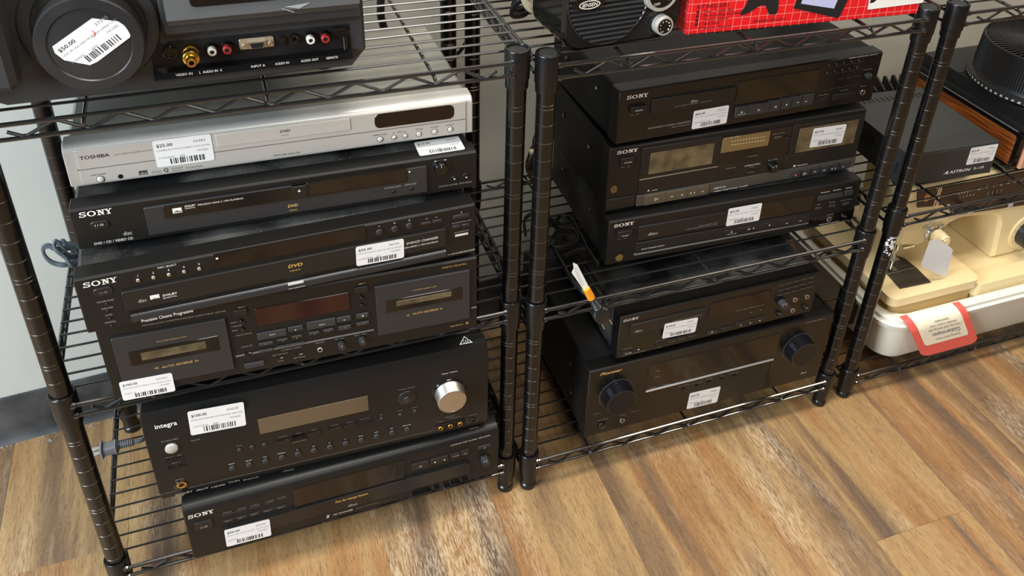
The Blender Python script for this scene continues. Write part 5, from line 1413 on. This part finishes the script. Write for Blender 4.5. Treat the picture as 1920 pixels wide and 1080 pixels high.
g.quad([(.0810, -.0004, .0118), (.0885, -.0004, .0180), (.0905, -.0004, .0180), (.0905, -.0004, .0118), (.0865, -.0004, .0118), (.0875, -.0004, .0145)]); obj('lettering', g, 'print_light', ps, smooth=False).__setitem__('kind', 'stuff')
sticker(ps, (.1225, -.0004, .0245), (1, 0, .02), (0, 0, 1), .0545, .0330, '$25.00', '47390', 'ASTRON SL-15R POWER SUPPLY', '3/7/2026   JJSJ')
for x, y in ((.02, .03), (.155, .03), (.02, .18), (.155, .18)):
    g = MB(); g.lathe([(.007, -.0145), (.008, -.013), (.008, 0)], 'z', (x, y, 0), n=12); obj('foot', g, 'rubber_black', ps)

# ------------------------------------------------------------------ slide projector on the right rack
sp = thing('slide_projector', 'slide projector with walnut side panel and round black slide tray', 'projector', (1.4800, .0300, CZ+.002), 0)
g = MB(); g.prism(rr(.004, .0, .250, .276, .02, 5), 'z', .002, .0775); obj('body', g, 'casing_black', sp)
g = MB(); g.cbox((-.0035, .012, .0105), (.006, .268, .0665), .001); obj('side_panel', g, 'walnut_veneer', sp)
g = MB(); fr = rr(.000, .001, .280, .077, .012, 4); fi = rr(.009, .009, .271, .068, .006, 4)
n_ = len(fr)
for q in range(n_):
    a, b = fr[q], fr[(q+1) % n_]; c_, d_ = fi[(q+1) % n_], fi[q]
    g.add([(-.006, *a), (-.006, *b), (-.006, *c_), (-.006, *d_), (.004, *a), (.004, *b), (.004, *c_), (.004, *d_)], [(0, 1, 2, 3), (0, 1, 5, 4), (3, 2, 6, 7)])
obj('side_trim', g, 'black_gloss', sp)
g = MB(); g.tube([(-.0062, .010, .0765), (-.0062, .272, .0765)], .0012, 6); g.tube([(-.0062, .010, .0030), (-.0062, .272, .0030)], .0012, 6); obj('chrome_line', g, 'trim_grey', sp)
mat('copper_panel', (206, 150, 120), .4)
g = MB(); g.cbox((.010, -.003, .006), (.250, .008, .072), .002); obj('front_panel', g, 'copper_panel', sp)
g = MB(); g.prism([(-.002, 0), (.250, 0), (.250, .278), (-.002, .278)], 'z', .077, .083); g.prism([(.010, .010), (.24, .010), (.24, .268), (.010, .268)], 'z', .083, .107); obj('deck', g, 'carousel_black', sp)
g = MB()
for k in range(12): g.cbox((.012, .11+k*.006, .1068), (.050, .1125+k*.006, .1082), .0003)
obj('deck_ribs', g, 'carousel_black', sp, smooth=False).__setitem__('kind', 'stuff')
tx, ty = .134, .098
g = MB(); g.lathe([(.128, .1085), (.134, .110), (.134, .1175), (.1255, .1200), (.1240, .125), (.1215, .184), (.1190, .1845), (.1180, .162), (.052, .162), (.050, .178), (.044, .180), (.036, .171), (.030, .162), (.0001, .162)], 'z', (tx, ty, 0), n=80, cap=False)
tr = obj('slide_tray', g, 'carousel_black', sp, angle=30)
g = MB(); g.cbox((.054, -.0012, .162), (.1185, .0012, .1828), .0003); me_ = None
for k in range(80):
    a = 2*PI*k/80
    if me_ is None: o_ = obj('tray_fin', g, 'carousel_black', tr, (tx, ty, 0), rz=a); me_ = o_.data
    else: inst('tray_fin', me_, tr, (tx, ty, 0), a)
g = MB()
for k in range(160):
    a = 2*PI*k/160; c_, s_ = math.cos(a), math.sin(a); r0, r1, r2 = .1236, .1256, .1236
    w_ = .0012
    g.add([(tx+r0*c_-w_*s_, ty+r0*s_+w_*c_, .127), (tx+r1*c_, ty+r1*s_, .127), (tx+r0*c_+w_*s_, ty+r0*s_-w_*c_, .127), (tx+(r0-.0026)*c_-w_*s_, ty+(r0-.0026)*s_+w_*c_, .181), (tx+(r1-.0026)*c_, ty+(r1-.0026)*s_, .181), (tx+(r0-.0026)*c_+w_*s_, ty+(r0-.0026)*s_-w_*c_, .181)], [(0, 1, 4, 3), (1, 2, 5, 4), (3, 4, 5)])
obj('ribbing', g, 'carousel_black', tr, smooth=False).__setitem__('kind', 'stuff')
g = MB()
for k in range(80):
    a = 2*PI*(k+.5)/80; t = str((k+22) % 80+1); R_ = .1343
    def f_(u, v, a=a, R_=R_):
        aa = a+(u-.0026)/R_; return (tx+R_*math.cos(aa), ty+R_*math.sin(aa), .1115+v)
    text_geo(g, t, .0052, .0042, 1, 0, f_)
obj('numbers', g, 'print_light', tr, smooth=False).__setitem__('kind', 'stuff')
for x, y in ((.03, .03), (.22, .03), (.03, .25), (.22, .25)):
    g = MB(); g.lathe([(.009, -.0022), (.010, 0), (.010, .005)], 'z', (x, y, 0), n=12); obj('foot', g, 'rubber_black', sp)

# ------------------------------------------------------------------ plastic tub, sewing machine
TZ = .0553+.0030
tub = thing('plastic_tub', 'white plastic carrying tub under the sewing machine on the right rack', 'tub', (1.2440, -.0260, TZ), 0)
TW, TD, TH = .495, .335, .1115
def ringr(x0, y0, x1, y1, r, z): return [(a, b, z) for a, b in rr(x0, y0, x1, y1, r, 8)]
g = MB()
rings = [ringr(.045, .035, TW-.045, TD-.035, .030, .0), ringr(.033, .023, TW-.033, TD-.023, .040, .003), ringr(.030, .020, TW-.030, TD-.020, .042, .010), ringr(.016, .008, TW-.016, TD-.008, .040, TH-.022), ringr(.006, .001, TW-.006, TD-.001, .042, TH-.020), ringr(.003, -.001, TW-.003, TD+.001, .042, TH-.010), ringr(.008, .004, TW-.008, TD-.004, .040, TH-.008), ringr(.008, .004, TW-.008, TD-.004, .040, TH-.001), ringr(.010, .006, TW-.010, TD-.006, .039, TH), ringr(.024, .020, TW-.024, TD-.020, .034, TH), ringr(.026, .022, TW-.026, TD-.022, .033, TH-.002), ringr(.040, .036, TW-.040, TD-.036, .030, .006)]
g.loft(rings, True); obj('shell', g, 'tub_white', tub, angle=40)
g = MB(); g.cbox((-.002, .088, .040), (.014, .130, .102), .002); g.cbox((-.008, .096, .050), (.002, .118, .092), .002); cl = obj('latch', g, 'black_gloss', tub); cl['label'] = 'black plastic side latch'
g = MB(); g.tube([(-.006, .110, .060), (-.014, .108, .045), (-.018, .114, .030), (-.010, .120, .012)], .0016, 6); g.tube([(-.006, .116, .086), (-.018, .130, .070), (-.022, .150, .052), (-.012, .165, .040)], .0014, 6); obj('wire_loop', g, 'chrome', tub)
sm_ = thing('sewing_machine', 'cream sewing machine with brown control panel standing in the white tub', 'sewing machine', (0, 0, TZ), 0)
ox = -TZ
BZ = .205
g = MB(); g.prism([(a, b) for a, b in rr(1.2620, -.002, 1.4600, .262, .016, 6)], 'z', .188-TZ, BZ-TZ); bed = obj('bed_plate', g, 'sew_cream', sm_, angle=40)
g = MB(); g.prism([(a, b) for a, b in rr(1.2790, .011, 1.4660, .255, .012, 6)], 'z', .0072, .1882-TZ); obj('bed_base', g, 'sew_cream_dark', sm_, angle=40)
g = MB(); g.prism([(a, b) for a, b in rr(1.4612, .000, 1.7150, .262, .008, 5)], 'z', .160-TZ, .1880-TZ); g.prism([(a, b) for a, b in rr(1.4670, .011, 1.6950, .255, .006, 5)], 'z', .0072, .1602-TZ); obj('bed_extension', g, 'sew_cream', sm_, angle=40)
g = MB(); g.prism([(1.2957, .0205), (1.3622, .0178), (1.3660, .0600), (1.3640, .0900), (1.3520, .1060), (1.3250, .1080), (1.3080, .0960), (1.3010, .0620)], 'z', BZ-TZ, BZ+.0012-TZ); obj('slide_plate', g, 'steel_plate', sm_)
g = MB()
for k in range(7): g.cbox((1.315+k*.006, .070, BZ+.0010-TZ), (1.316+k*.006, .088+.002*(k % 2), BZ+.0016-TZ), .0001)
g.cbox((1.302, .0605, BZ+.0011-TZ), (1.366, .0615, BZ+.0015-TZ), .0001); obj('plate_marks', g, 'print_grey', sm_, smooth=False).__setitem__('kind', 'stuff')
outl = [(1.2890, .3950), (1.2985, .2790), (1.3030, .2715), (1.3450, .2620), (1.3580, .2650), (1.3850, .2800), (1.3960, .2900), (1.4080, .2985), (1.4215, .3030), (1.4410, .3040), (1.5080, .2960), (1.5240, .2880), (1.5320, .2720), (1.5450, .1890), (1.7100, .1890), (1.7100, .3950)]
FY = .0550
g = MB(); g.prism([(a, b-TZ) for a, b in outl], 'y', FY, .165, ch=.006); obj('arm', g, 'sew_cream', sm_, angle=30)
g = MB(); g.prism([(a, b-TZ) for a, b in ((1.3142, .3546), (1.3035, .3900), (1.3450, .3885), (1.3520, .3500))], 'y', FY-.0025, FY+.001, ch=.0004); hp = obj('control_panel', g, 'sew_brown', sm_)
g = MB(); g.prism([(a, b-TZ) for a, b in ((1.3640, .3490), (1.3580, .3875), (1.7050, .3840), (1.7050, .2990), (1.4010, .3190), (1.3960, .3330), (1.3900, .3470))], 'y', FY-.0025, FY+.001, ch=.0004); cp_ = obj('control_panel', g, 'sew_brown', sm_)
for x in (1.3480, 1.3535):
    g = MB(); g.cbox((x, FY-.0040, .350-TZ), (x+.0026, FY+.0010, .3895-TZ), .0006); obj('trim_bar', g, 'chrome', sm_)
g = MB(); e_ = [(1.3290+.0068*math.cos(t*PI/12), .3725-TZ+.0082*math.sin(t*PI/12)) for t in range(24)]; g.quad([(a, FY-.0028, b) for a, b in e_]); mat('badge_orange', (230, 150, 96), .4); o_ = obj('badge', g, 'badge_orange', hp, smooth=False)
g = MB(); text_geo(g, 'S', .0066, .0096, 1, 0, lambda a, b: (1.3257+a, FY-.0031, .3677-TZ+b)); o_ = obj('emblem_letter', g, 'print_red', hp, smooth=False)
g = MB(); ly = FY-.0029
for k in range(5): text_geo(g, str(k+1), .0028, .0046, 0, 0, lambda a, b, k=k: (1.4040+k*.0075+a, ly, .3560-TZ+b))
for k in range(4): g.quad([(1.4000+k*.006, ly, .3640-TZ), (1.4009+k*.006, ly, .3640-TZ), (1.4009+k*.006, ly, .3730-TZ), (1.4000+k*.006, ly, .3730-TZ)])
for k, ch_ in enumerate('STYLIST'): text_geo(g, ch_, .0058, .0070, 1, 0, lambda a, b, k=k: (1.4420+k*.0165+a, ly, .3660-TZ+b))
for k in range(4): g.quad([(1.4700+k*.010, ly, .3500-TZ), (1.4706+k*.010, ly, .3500-TZ), (1.4706+k*.010, ly, .3580-TZ), (1.4700+k*.010, ly, .3580-TZ)])
obj('lettering', g, 'print_light', cp_, smooth=False).__setitem__('kind', 'stuff')
for x, z in ((1.4100, .3380), (1.5020, .3320)):
    g = MB(); g.cbox((x, FY-.024, z-TZ), (x+.0080, FY, z+.0070-TZ), .001); lv = obj('lever', g, 'black_matte', sm_)
    g = MB(); g.cbox((x-.0008, FY-.0275, z-.0008-TZ), (x+.0088, FY-.0238, z+.0078-TZ), .001); obj('lever_tip', g, 'silver_face', lv)
tx2, tz2 = 1.3695, .2885-TZ
g = MB(); g.lathe([(.0165, FY), (.0170, FY-.003), (.0150, FY-.006), (.0155, FY-.009), (.0120, FY-.011)], 'y', (tx2, 0, tz2), n=32); obj('tension_disc', g, 'chrome', sm_)
g = MB(); g.lathe([(.0125, FY-.010), (.0140, FY-.012), (.0140, FY-.020), (.0132, FY-.021), (.0132, FY-.030), (.0120, FY-.033), (.0085, FY-.0335), (.0080, FY-.0345), (.0001, FY-.0345)], 'y', (tx2, 0, tz2), n=28, cap=False); tk = obj('tension_knob', g, 'sew_cream', sm_, angle=30)
g = MB()
for k in range(7):
    a = k*.6; g.lathe([(.0001, FY-.0338), (.0011, FY-.0338)], 'y', (tx2+.0105*math.cos(a), 0, tz2+.0105*math.sin(a)), n=8, cap=False)
obj('number_dots', g, 'slot_black', tk, smooth=False).__setitem__('kind', 'stuff')
g = MB(); g.cbox((1.3420, FY-.010, .3085-TZ), (1.3820, FY, .3105-TZ), .0006); g.tube([(1.349, FY-.006, .309-TZ), (1.352, FY-.008, .325-TZ), (1.358, FY-.008, .345-TZ)], .0014, 6); g.tube([(1.376, FY-.008, .311-TZ), (1.380, FY-.012, .303-TZ), (1.374, FY-.013, .297-TZ)], .0012, 6); obj('thread_guide', g, 'chrome', sm_)
g = MB(); g.tube([(1.3240, .078, .266-TZ), (1.3240, .078, .222-TZ)], .0030, 8); g.tube([(1.3240, .078, .224-TZ), (1.3240, .078, .2085-TZ)], .0010, 6); g.tube([(1.3140, .085, .266-TZ), (1.3140, .085, .214-TZ)], .0035, 8)
g.cbox((1.3170, .069, .220-TZ), (1.3300, .083, .227-TZ), .001); g.cbox((1.3110, .063, .2070-TZ), (1.3260, .091, .2090-TZ), .0006); g.cbox((1.3250, .064, .254-TZ), (1.3500, .070, .259-TZ), .001); obj('needle_and_foot', g, 'chrome', sm_)
wx, wz = 1.6080, .2400-TZ
g = MB(); g.lathe([(.0400, FY), (.0400, FY-.0025), (.0380, FY-.0030)], 'y', (wx, 0, wz), n=48); obj('dial_plate', g, 'sew_cream', sm_)
g = MB(); g.lathe([(.0290, FY-.002), (.0285, FY-.018), (.0270, FY-.020), (.0210, FY-.021), (.0205, FY-.0195), (.0001, FY-.0195)], 'y', (wx, 0, wz), n=48, cap=False); dl = obj('pattern_dial', g, 'dark_metal', sm_, angle=30)
g = MB(); g.lathe([(.0200, FY-.0198), (.0190, FY-.028), (.0001, FY-.029)], 'y', (wx, 0, wz), n=32, cap=False); obj('dial_cap', g, 'sew_cream', dl)
g = MB()
for k in range(6):
    a = math.radians(100+k*22); text_geo(g, str(5-k if k < 5 else 0), .0030, .0044, 0, 0, lambda u, v, a=a: (wx+.0335*math.cos(a)-.0015+u, FY-.0033, wz+.0335*math.sin(a)-.002+v))
obj('dial_numbers', g, 'print_dark', sm_, smooth=False).__setitem__('kind', 'stuff')
g = MB(); g.prism(rr(1.5880, .1960-TZ, 1.6040, .2010-TZ, .001, 3), 'y', FY-.0012, FY+.0005, ch=.0003); obj('catch', g, 'sew_cream_dark', sm_)
# blank tag hanging from the tension knob
tg = MB(); P_ = [(1.3265, .3060), (1.3450, .3045), (1.3560, .2960), (1.3760, .2830), (1.3890, .2720), (1.3890, .2670), (1.3950, .2160), (1.3890, .2125), (1.3290, .2480), (1.3240, .2550)]
tg.prism([(a, b) for a, b in P_], 'y', .0180, .0184); pt = obj('paper_tag', tg, 'tag_paper', smooth=False); tag(pt, 'blank white paper tag hanging from the sewing machine\'s tension knob', 'tag')
g = MB(); g.tube([(1.3560, .0181, .2920), (1.3560, .022, .300), (1.3600, .030, .3060), (1.3690, .036, .3050), (1.3780, .032, .298), (1.3700, .0181, .2850)], .0005, 5); obj('string', g, 'tag_paper', pt)

# ------------------------------------------------------------------ red slip hanging over the tub rim
def bent(x, t):  # t: distance down the slip, starting inside the rim
    prof = [(0, .014, TZ+TH+.0012), (.012, .002, TZ+TH+.0016), (.018, -.0235+.026*0-.006, TZ+TH+.0005), (.030, -.0335, TZ+TH-.010), (.070, -.0330, TZ+TH-.050), (.108, -.0300, TZ+TH-.088)]
    ks = [0, .016, .046, .058, .098, .158]; ys = [.022, .006, -.0225, -.0300, -.0290, -.0265]; zs = [.1712, .1713, .1706, .1590, .1200, .0620]
    for i in range(5):
        if t <= ks[i+1] or i == 4:
            f = (t-ks[i])/(ks[i+1]-ks[i]); return (x, ys[i]+(ys[i+1]-ys[i])*f, zs[i]+(zs[i+1]-zs[i])*f)
def slip_sheet(poly_rows, off, mb):
    rows = []
    for t, xa, xb in poly_rows:
        a = bent(xa, t); b = bent(xb, t); rows.append([(a[0]+(b[0]-a[0])*k/6, a[1]+(b[1]-a[1])*k/6-off, a[2]+off*.6) for k in range(7)])
    top = [p for r in rows for p in r]; bot = [(p[0], p[1]+.0003, p[2]-.0002) for p in top]; n = len(rows); vs = top+bot; fs = []
    for i in range(n-1):
        for k in range(6):
            q = i*7+k; fs.append((q, q+1, q+8, q+7)); fs.append((q+7*n, q+7*n+1, q+7*n+8, q+7*n+7))
    mb.add(vs, fs)
g = MB(); sx0, sx1 = 1.2800, 1.4120; sk = .90
R_ = lambda t: (t, sx0+sk*max(0, t-.046)*.72, sx1+sk*max(0, t-.046)*.72)
rows = [R_(t) for t in (.032, .040, .046, .052, .058, .075, .098, .120, .138)]; t_, a_, b_ = R_(.1460); rows.append((t_, a_+.006, b_-.006)); t_, a_, b_ = R_(.1500); rows.append((t_, a_+.016, b_-.016))
slip_sheet(rows, 0, g); sl = obj('paper_slip', g, 'slip_red', angle=60); tag(sl, 'red and cream sewing thread leaflet draped over the rim of the white tub', 'leaflet')
g = MB(); rows = [(t, a+.016, b-.016) for t, a, b in (R_(t) for t in (.032, .040, .046, .052, .058, .075, .098, .114))]; t_, a_, b_ = R_(.1190); rows.append((t_, a_+.020, b_-.020)); slip_sheet(rows, .0005, g); obj('cream_panel', g, 'slip_cream', sl, angle=60)
def slip_text(mb, s_, tmid, w, h, xo=0, bold=0):
    def f(a, b):
        t = tmid-h/2+b; x = sx0+sx1; xm = (sx0+sx1)/2+.005+xo+sk*max(0, t-.046)*.72
        p = bent(xm+w/2-a, t); return (p[0], p[1]-.0010, p[2]+.0005)
    text_geo(mb, s_, w, h, bold, 0, f)
g = MB(); slip_text(g, 'G\u00fctermann', .0940, .0640, .0125); obj('lettering', g, 'print_blue', sl, smooth=False).__setitem__('kind', 'stuff')
g = MB(); slip_text(g, 'Sewing hints from', .1080, .0560, .0062); slip_text(g, 'You can sew strong and', .0800, .0720, .0060); slip_text(g, 'durable seams with', .0690, .0600, .0060); slip_text(g, 'Gutermann', .0590, .0320, .0060); obj('lettering', g, 'print_mid', sl, smooth=False).__setitem__('kind', 'stuff')

# ------------------------------------------------------------------ cords and plugs
def smoothp(pts, n=6):
    P = [Vector(p) for p in pts]; out = []
    for i in range(len(P)-1):
        p0 = P[max(i-1, 0)]; p1 = P[i]; p2 = P[i+1]; p3 = P[min(i+2, len(P)-1)]
        for k in range(n):
            t = k/n; out.append(.5*((2*p1)+(-p0+p2)*t+(2*p0-5*p1+4*p2-p3)*t*t+(-p0+3*p1-3*p2+p3)*t**3))
    out.append(P[-1]); return out
def cord(name, label, paths, m, r=.0024, twin=True, cat='cord', parent=None, part=None):
    mb = MB()
    for pts in paths:
        sp_ = smoothp(pts)
        if twin:
            for s_ in (-1, 1): mb.tube([p+Vector((0, 0, s_*r*.85)) for p in sp_], r, 8)
        else: mb.tube(sp_, r, 8)
    o = obj(part or name, mb, m, parent)
    if not parent: tag(o, label, cat)
    return o
cord('bundled_cord', 'bundled grey-blue cord hanging beside the left stack of players', [
 [(.052, .075, .5340), (.0369, .06, .5269), (.0311, .06, .5404), (.0252, .06, .5503), (.0227, .062, .556), (.0257, .064, .5612), (.0308, .064, .5508), (.0353, .064, .5368), (.048, .075, .531)],
 [(.050, .085, .5210), (.0291, .07, .5229), (.0173, .07, .5266), (.0109, .07, .5342), (.0084, .07, .5451), (.0106, .07, .5523), (.0162, .07, .5528), (.0218, .07, .5472), (.034, .078, .5400), (.050, .085, .535)],
 [(.048, .08, .5250), (.0298, .08, .5294), (.0271, .08, .5405), (.0253, .08, .547), (.0296, .08, .5494), (.0329, .08, .5444), (.050, .082, .5364)]], 'cable_grey', .0019)
# grey plug lying by the receiver
pg = thing('power_plug', 'grey two-pin power plug poking out left of the silver-knob receiver', 'plug', (0, 0, 0))
g = MB(); g.loft([[(.0085, .052+a, .2310+b) for a, b in rr(-.009, -.0085, .009, .0085, .003)], [(.0105, .052+a, .2310+b) for a, b in rr(-.010, -.0095, .010, .0095, .003)], [(.0125, .052+a, .2310+b) for a, b in rr(-.0078, -.0068, .0078, .0068, .003)], [(.026, .052+a, .2315+b) for a, b in rr(-.0075, -.0068, .0075, .0068, .003)], [(.0275, .052+a, .2315+b) for a, b in rr(-.0085, -.0078, .0085, .0078, .003)], [(.0305, .052+a, .2315+b) for a, b in rr(-.0060, -.0055, .0060, .0055, .003)]]); obj('plug_body', g, 'plug_grey', pg, angle=30)
g = MB()
for k in range(7): g.lathe([(.0048, .0305+k*.0026), (.0050, .0312+k*.0026), (.0050, .0322+k*.0026), (.0036, .0324+k*.0026)], 'x', (0, .0525, .2318), n=12)
g.tube(smoothp([(.048, .0525, .2318), (.060, .053, .2320), (.067, .070, .2300), (.069, .12, .220), (.070, .34, .19)]), .0030, 8); obj('strain_relief', g, 'plug_grey', pg)
for dz in (-.0045, .0045):
    g = MB(); g.cbox((-.0075, .0490, .2310+dz-.0008), (.0095, .0550, .2310+dz+.0008), .0004); obj('prong', g, 'chrome', pg)
# cord with warning tags hanging over the middle rack's front edge
hc = thing('tagged_cord', 'black cord with white and orange tags, its plug hanging over the middle rack', 'cord', (0, 0, 0))
Fp = [(.6620, .0700, .3830), (.6600, .030, .3860), (.6560, .008, .3900), (.6500, -.010, .4000), (.6510, -.026, .4060), (.6570, -.030, .4010), (.6665, -.033, .3890), (.6735, -.034, .3760)]
Fp = [(.6783, .1325, .3850), (.6624, .1136, .3850), (.6590, .0850, .3860), (.6570, .050, .3880), (.6530, .0150, .3935), (.6520, -.012, .4000), (.6540, -.026, .4020), (.6590, -.0315, .3970), (.6665, -.033, .3880)]
cord('x', '', [Fp], 'cable_black', .0022, True, parent=hc, part='cable')
g = MB(); g.quad([(.6335, -.034, .4610), (.6400, -.034, .4560), (.6575, -.0345, .4180), (.6600, -.0345, .4075), (.6520, -.0345, .4100), (.6325, -.034, .4440), (.6350, -.034, .4510)]); vs = list(g.v); g.v = []; g.f = []; g.m = []
g.loft([vs, [(a, b+.0004, c_) for a, b, c_ in vs]]); tw = obj('warning_tag', g, 'tag_white', hc, smooth=False); tw['label'] = 'white paper warning tag'
g = MB(); rnd = random.Random(5)
for k in range(9):
    a = k/9; x = .6345+.014*a; z = .4500-.036*a; g.quad([(x, -.0347, z), (x+.0045, -.0347, z+.0022), (x+.0048, -.0347, z+.0016), (x+.0003, -.0347, z-.0006)])
obj('print', g, 'print_mid', tw, smooth=False).__setitem__('kind', 'stuff')
def seg(name, p0, p1, r0, r1, m, n=12, flat=1):
    g = MB(); p0 = Vector(p0); p1 = Vector(p1); d = (p1-p0).normalized(); a = d.cross(Vector((0, 1, 0))).normalized(); b = Vector((0, 1, 0))
    g.loft([[tuple(p0+a*r0*math.cos(2*PI*k/n)*flat+b*r0*math.sin(2*PI*k/n)) for k in range(n)], [tuple(p1+a*r1*math.cos(2*PI*k/n)*flat+b*r1*math.sin(2*PI*k/n)) for k in range(n)]]); return g
wt = obj('orange_tag', seg('t', (.6560, -.034, .4110), (.6650, -.034, .3920), .0052, .0056, 'tag_orange', flat=1.0), 'tag_orange', hc); wt['label'] = 'orange warning wrap'
g = MB(); p0, p1 = Vector((.6660, -.034, .3910)), Vector((.6760, -.034, .3710)); d = (p1-p0).normalized(); a_ = d.cross(Vector((0, 1, 0))).normalized(); b_ = Vector((0, 1, 0)); rings = []
for k in range(19):
    t = k/18; r = (.0048+.0026*t)*(1 if k % 3 else .82); p = p0+(p1-p0)*t; rings.append([tuple(p+a_*r*math.cos(2*PI*q/14)+b_*r*math.sin(2*PI*q/14)) for q in range(14)])
g.loft(rings); obj('strain_relief', g, 'cable_black', hc, angle=20)
g = MB(); sec = [(.0072, .0055), (.0120, .0085), (.0125, .0088), (.0105, .0080), (.0100, .0075)]; dist = [0, .006, .014, .020, .0255]; rings = []
for (w_, h_), t in zip(sec, dist):
    p = p1+d*t; rings.append([tuple(p+a_*u+b_*v) for u, v in rr(-w_, -h_, w_, h_, .003)])
g.loft(rings); obj('plug_body', g, 'cable_black', hc, angle=30)
for s_ in (-.0064, .0064):
    q0 = p1+d*.0250+a_*s_; q1 = q0+d*.0170; g = MB(); g.loft([[tuple(q0+a_*u+b_*v) for u, v in rr(-.0008, -.0032, .0008, .0032, .0004, 2)], [tuple(q1+a_*u+b_*v) for u, v in rr(-.0008, -.0030, .0008, .0030, .0004, 2)]]); obj('prong', g, 'chrome', hc)
cord('cable_heap', 'black cords heaped on the middle rack\'s second shelf beside the players', [
 [(.6650, .2000, .386), (.6808, .1588, .390), (.6971, .1622, .391), (.7105, .1536, .390), (.7110, .1281, .388), (.7095, .1005, .386), (.7070, .0704, .386), (.7080, .0395, .3845)],
 [(.6801, .1566, .3826), (.6913, .1407, .3826), (.7100, .1295, .3826)],
 [(.6654, .1217, .384), (.6866, .1352, .3845), (.7040, .1327, .3845), (.7075, .1188, .3845), (.7030, .1015, .3845), (.6876, .0951, .3845), (.6678, .0936, .3845), (.6576, .1045, .3845), (.6654, .1217, .384)],
 [(.6672, .0737, .3826), (.6896, .0819, .3826), (.7050, .0823, .3826)],
 [(.6308, .140, .3835), (.6316, .15, .405), (.6447, .15, .4152), (.6580, .15, .4090), (.6750, .145, .392), (.690, .150, .388)]], 'cable_black', .0021)
cl_ = cord('cord_bundle', 'tied bundle of brown cord hanging behind the middle rack\'s left posts', [
 [(.6847, .255, .4900), (.6814, .255, .4751), (.6857, .255, .4605), (.6787, .255, .445), (.673, .255, .4292), (.6802, .255, .4079), (.6897, .255, .3945), (.695, .25, .386)],
 [(.6870, .262, .4620), (.6853, .262, .4411), (.6790, .262, .4247), (.6800, .262, .4071), (.6850, .262, .4208), (.6880, .262, .4440)],
 [(.6850, .268, .4600), (.6800, .268, .4450), (.6760, .268, .4290), (.6790, .268, .4140), (.6860, .268, .4280), (.6870, .268, .4580)]], 'cable_brown', .0019)
g = MB(); g.lathe([(.0001, -.003), (.0062, -.003), (.0068, 0), (.0062, .003), (.0001, .003)], 'z', (.6845, .261, .4540), n=14); obj('cable_tie', g, 'cable_cream', cl_)
cr_ = cord('radio_cord', 'coiled black flat cord lying left of the table radio', [
 [(.618, .13, .7790), (.6132, .12, .7765), (.6023, .118, .7755), (.5940, .118, .7690), (.5905, .118, .7610), (.5960, .118, .7560), (.6089, .12, .7558), (.618, .125, .7590)],
 [(.618, .138, .7740), (.6100, .13, .7735), (.6010, .13, .7720), (.5965, .13, .7660), (.5985, .13, .7600), (.608, .13, .7580), (.618, .135, .7610)]], 'cable_black', .0021)
cord('extension_cord', 'cream cord loop on the middle rack\'s top shelf behind the radio', [[(.6420, .130, .8320), (.6150, .118, .8340), (.6020, .113, .8180), (.6015, .111, .7960), (.6060, .109, .7780), (.6150, .108, .7680), (.6280, .115, .7650), (.6420, .130, .7640), (.6480, .150, .7600)]], 'cable_cream', .0034)
cord('hanging_cable', 'thick black cable hanging behind the left rack\'s top shelf', [[(.4661, .337, .86), (.4631, .337, .78), (.4650, .337, .7227), (.4631, .333, .7012), (.463, .333, .6811), (.4675, .333, .658), (.4700, .325, .62), (.480, .300, .560), (.49, .285, .5128)]], 'cable_black', .0060, False)
cord('hanging_cable', 'black cable looping between the rear posts of the left and middle racks', [[(.6100, .336, .72), (.6050, .336, .6549), (.5969, .336, .6325), (.5824, .334, .6126), (.5659, .334, .6038), (.545, .334, .600), (.52, .330, .56), (.50, .300, .50), (.495, .29, .455)]], 'cable_black', .0032, False)
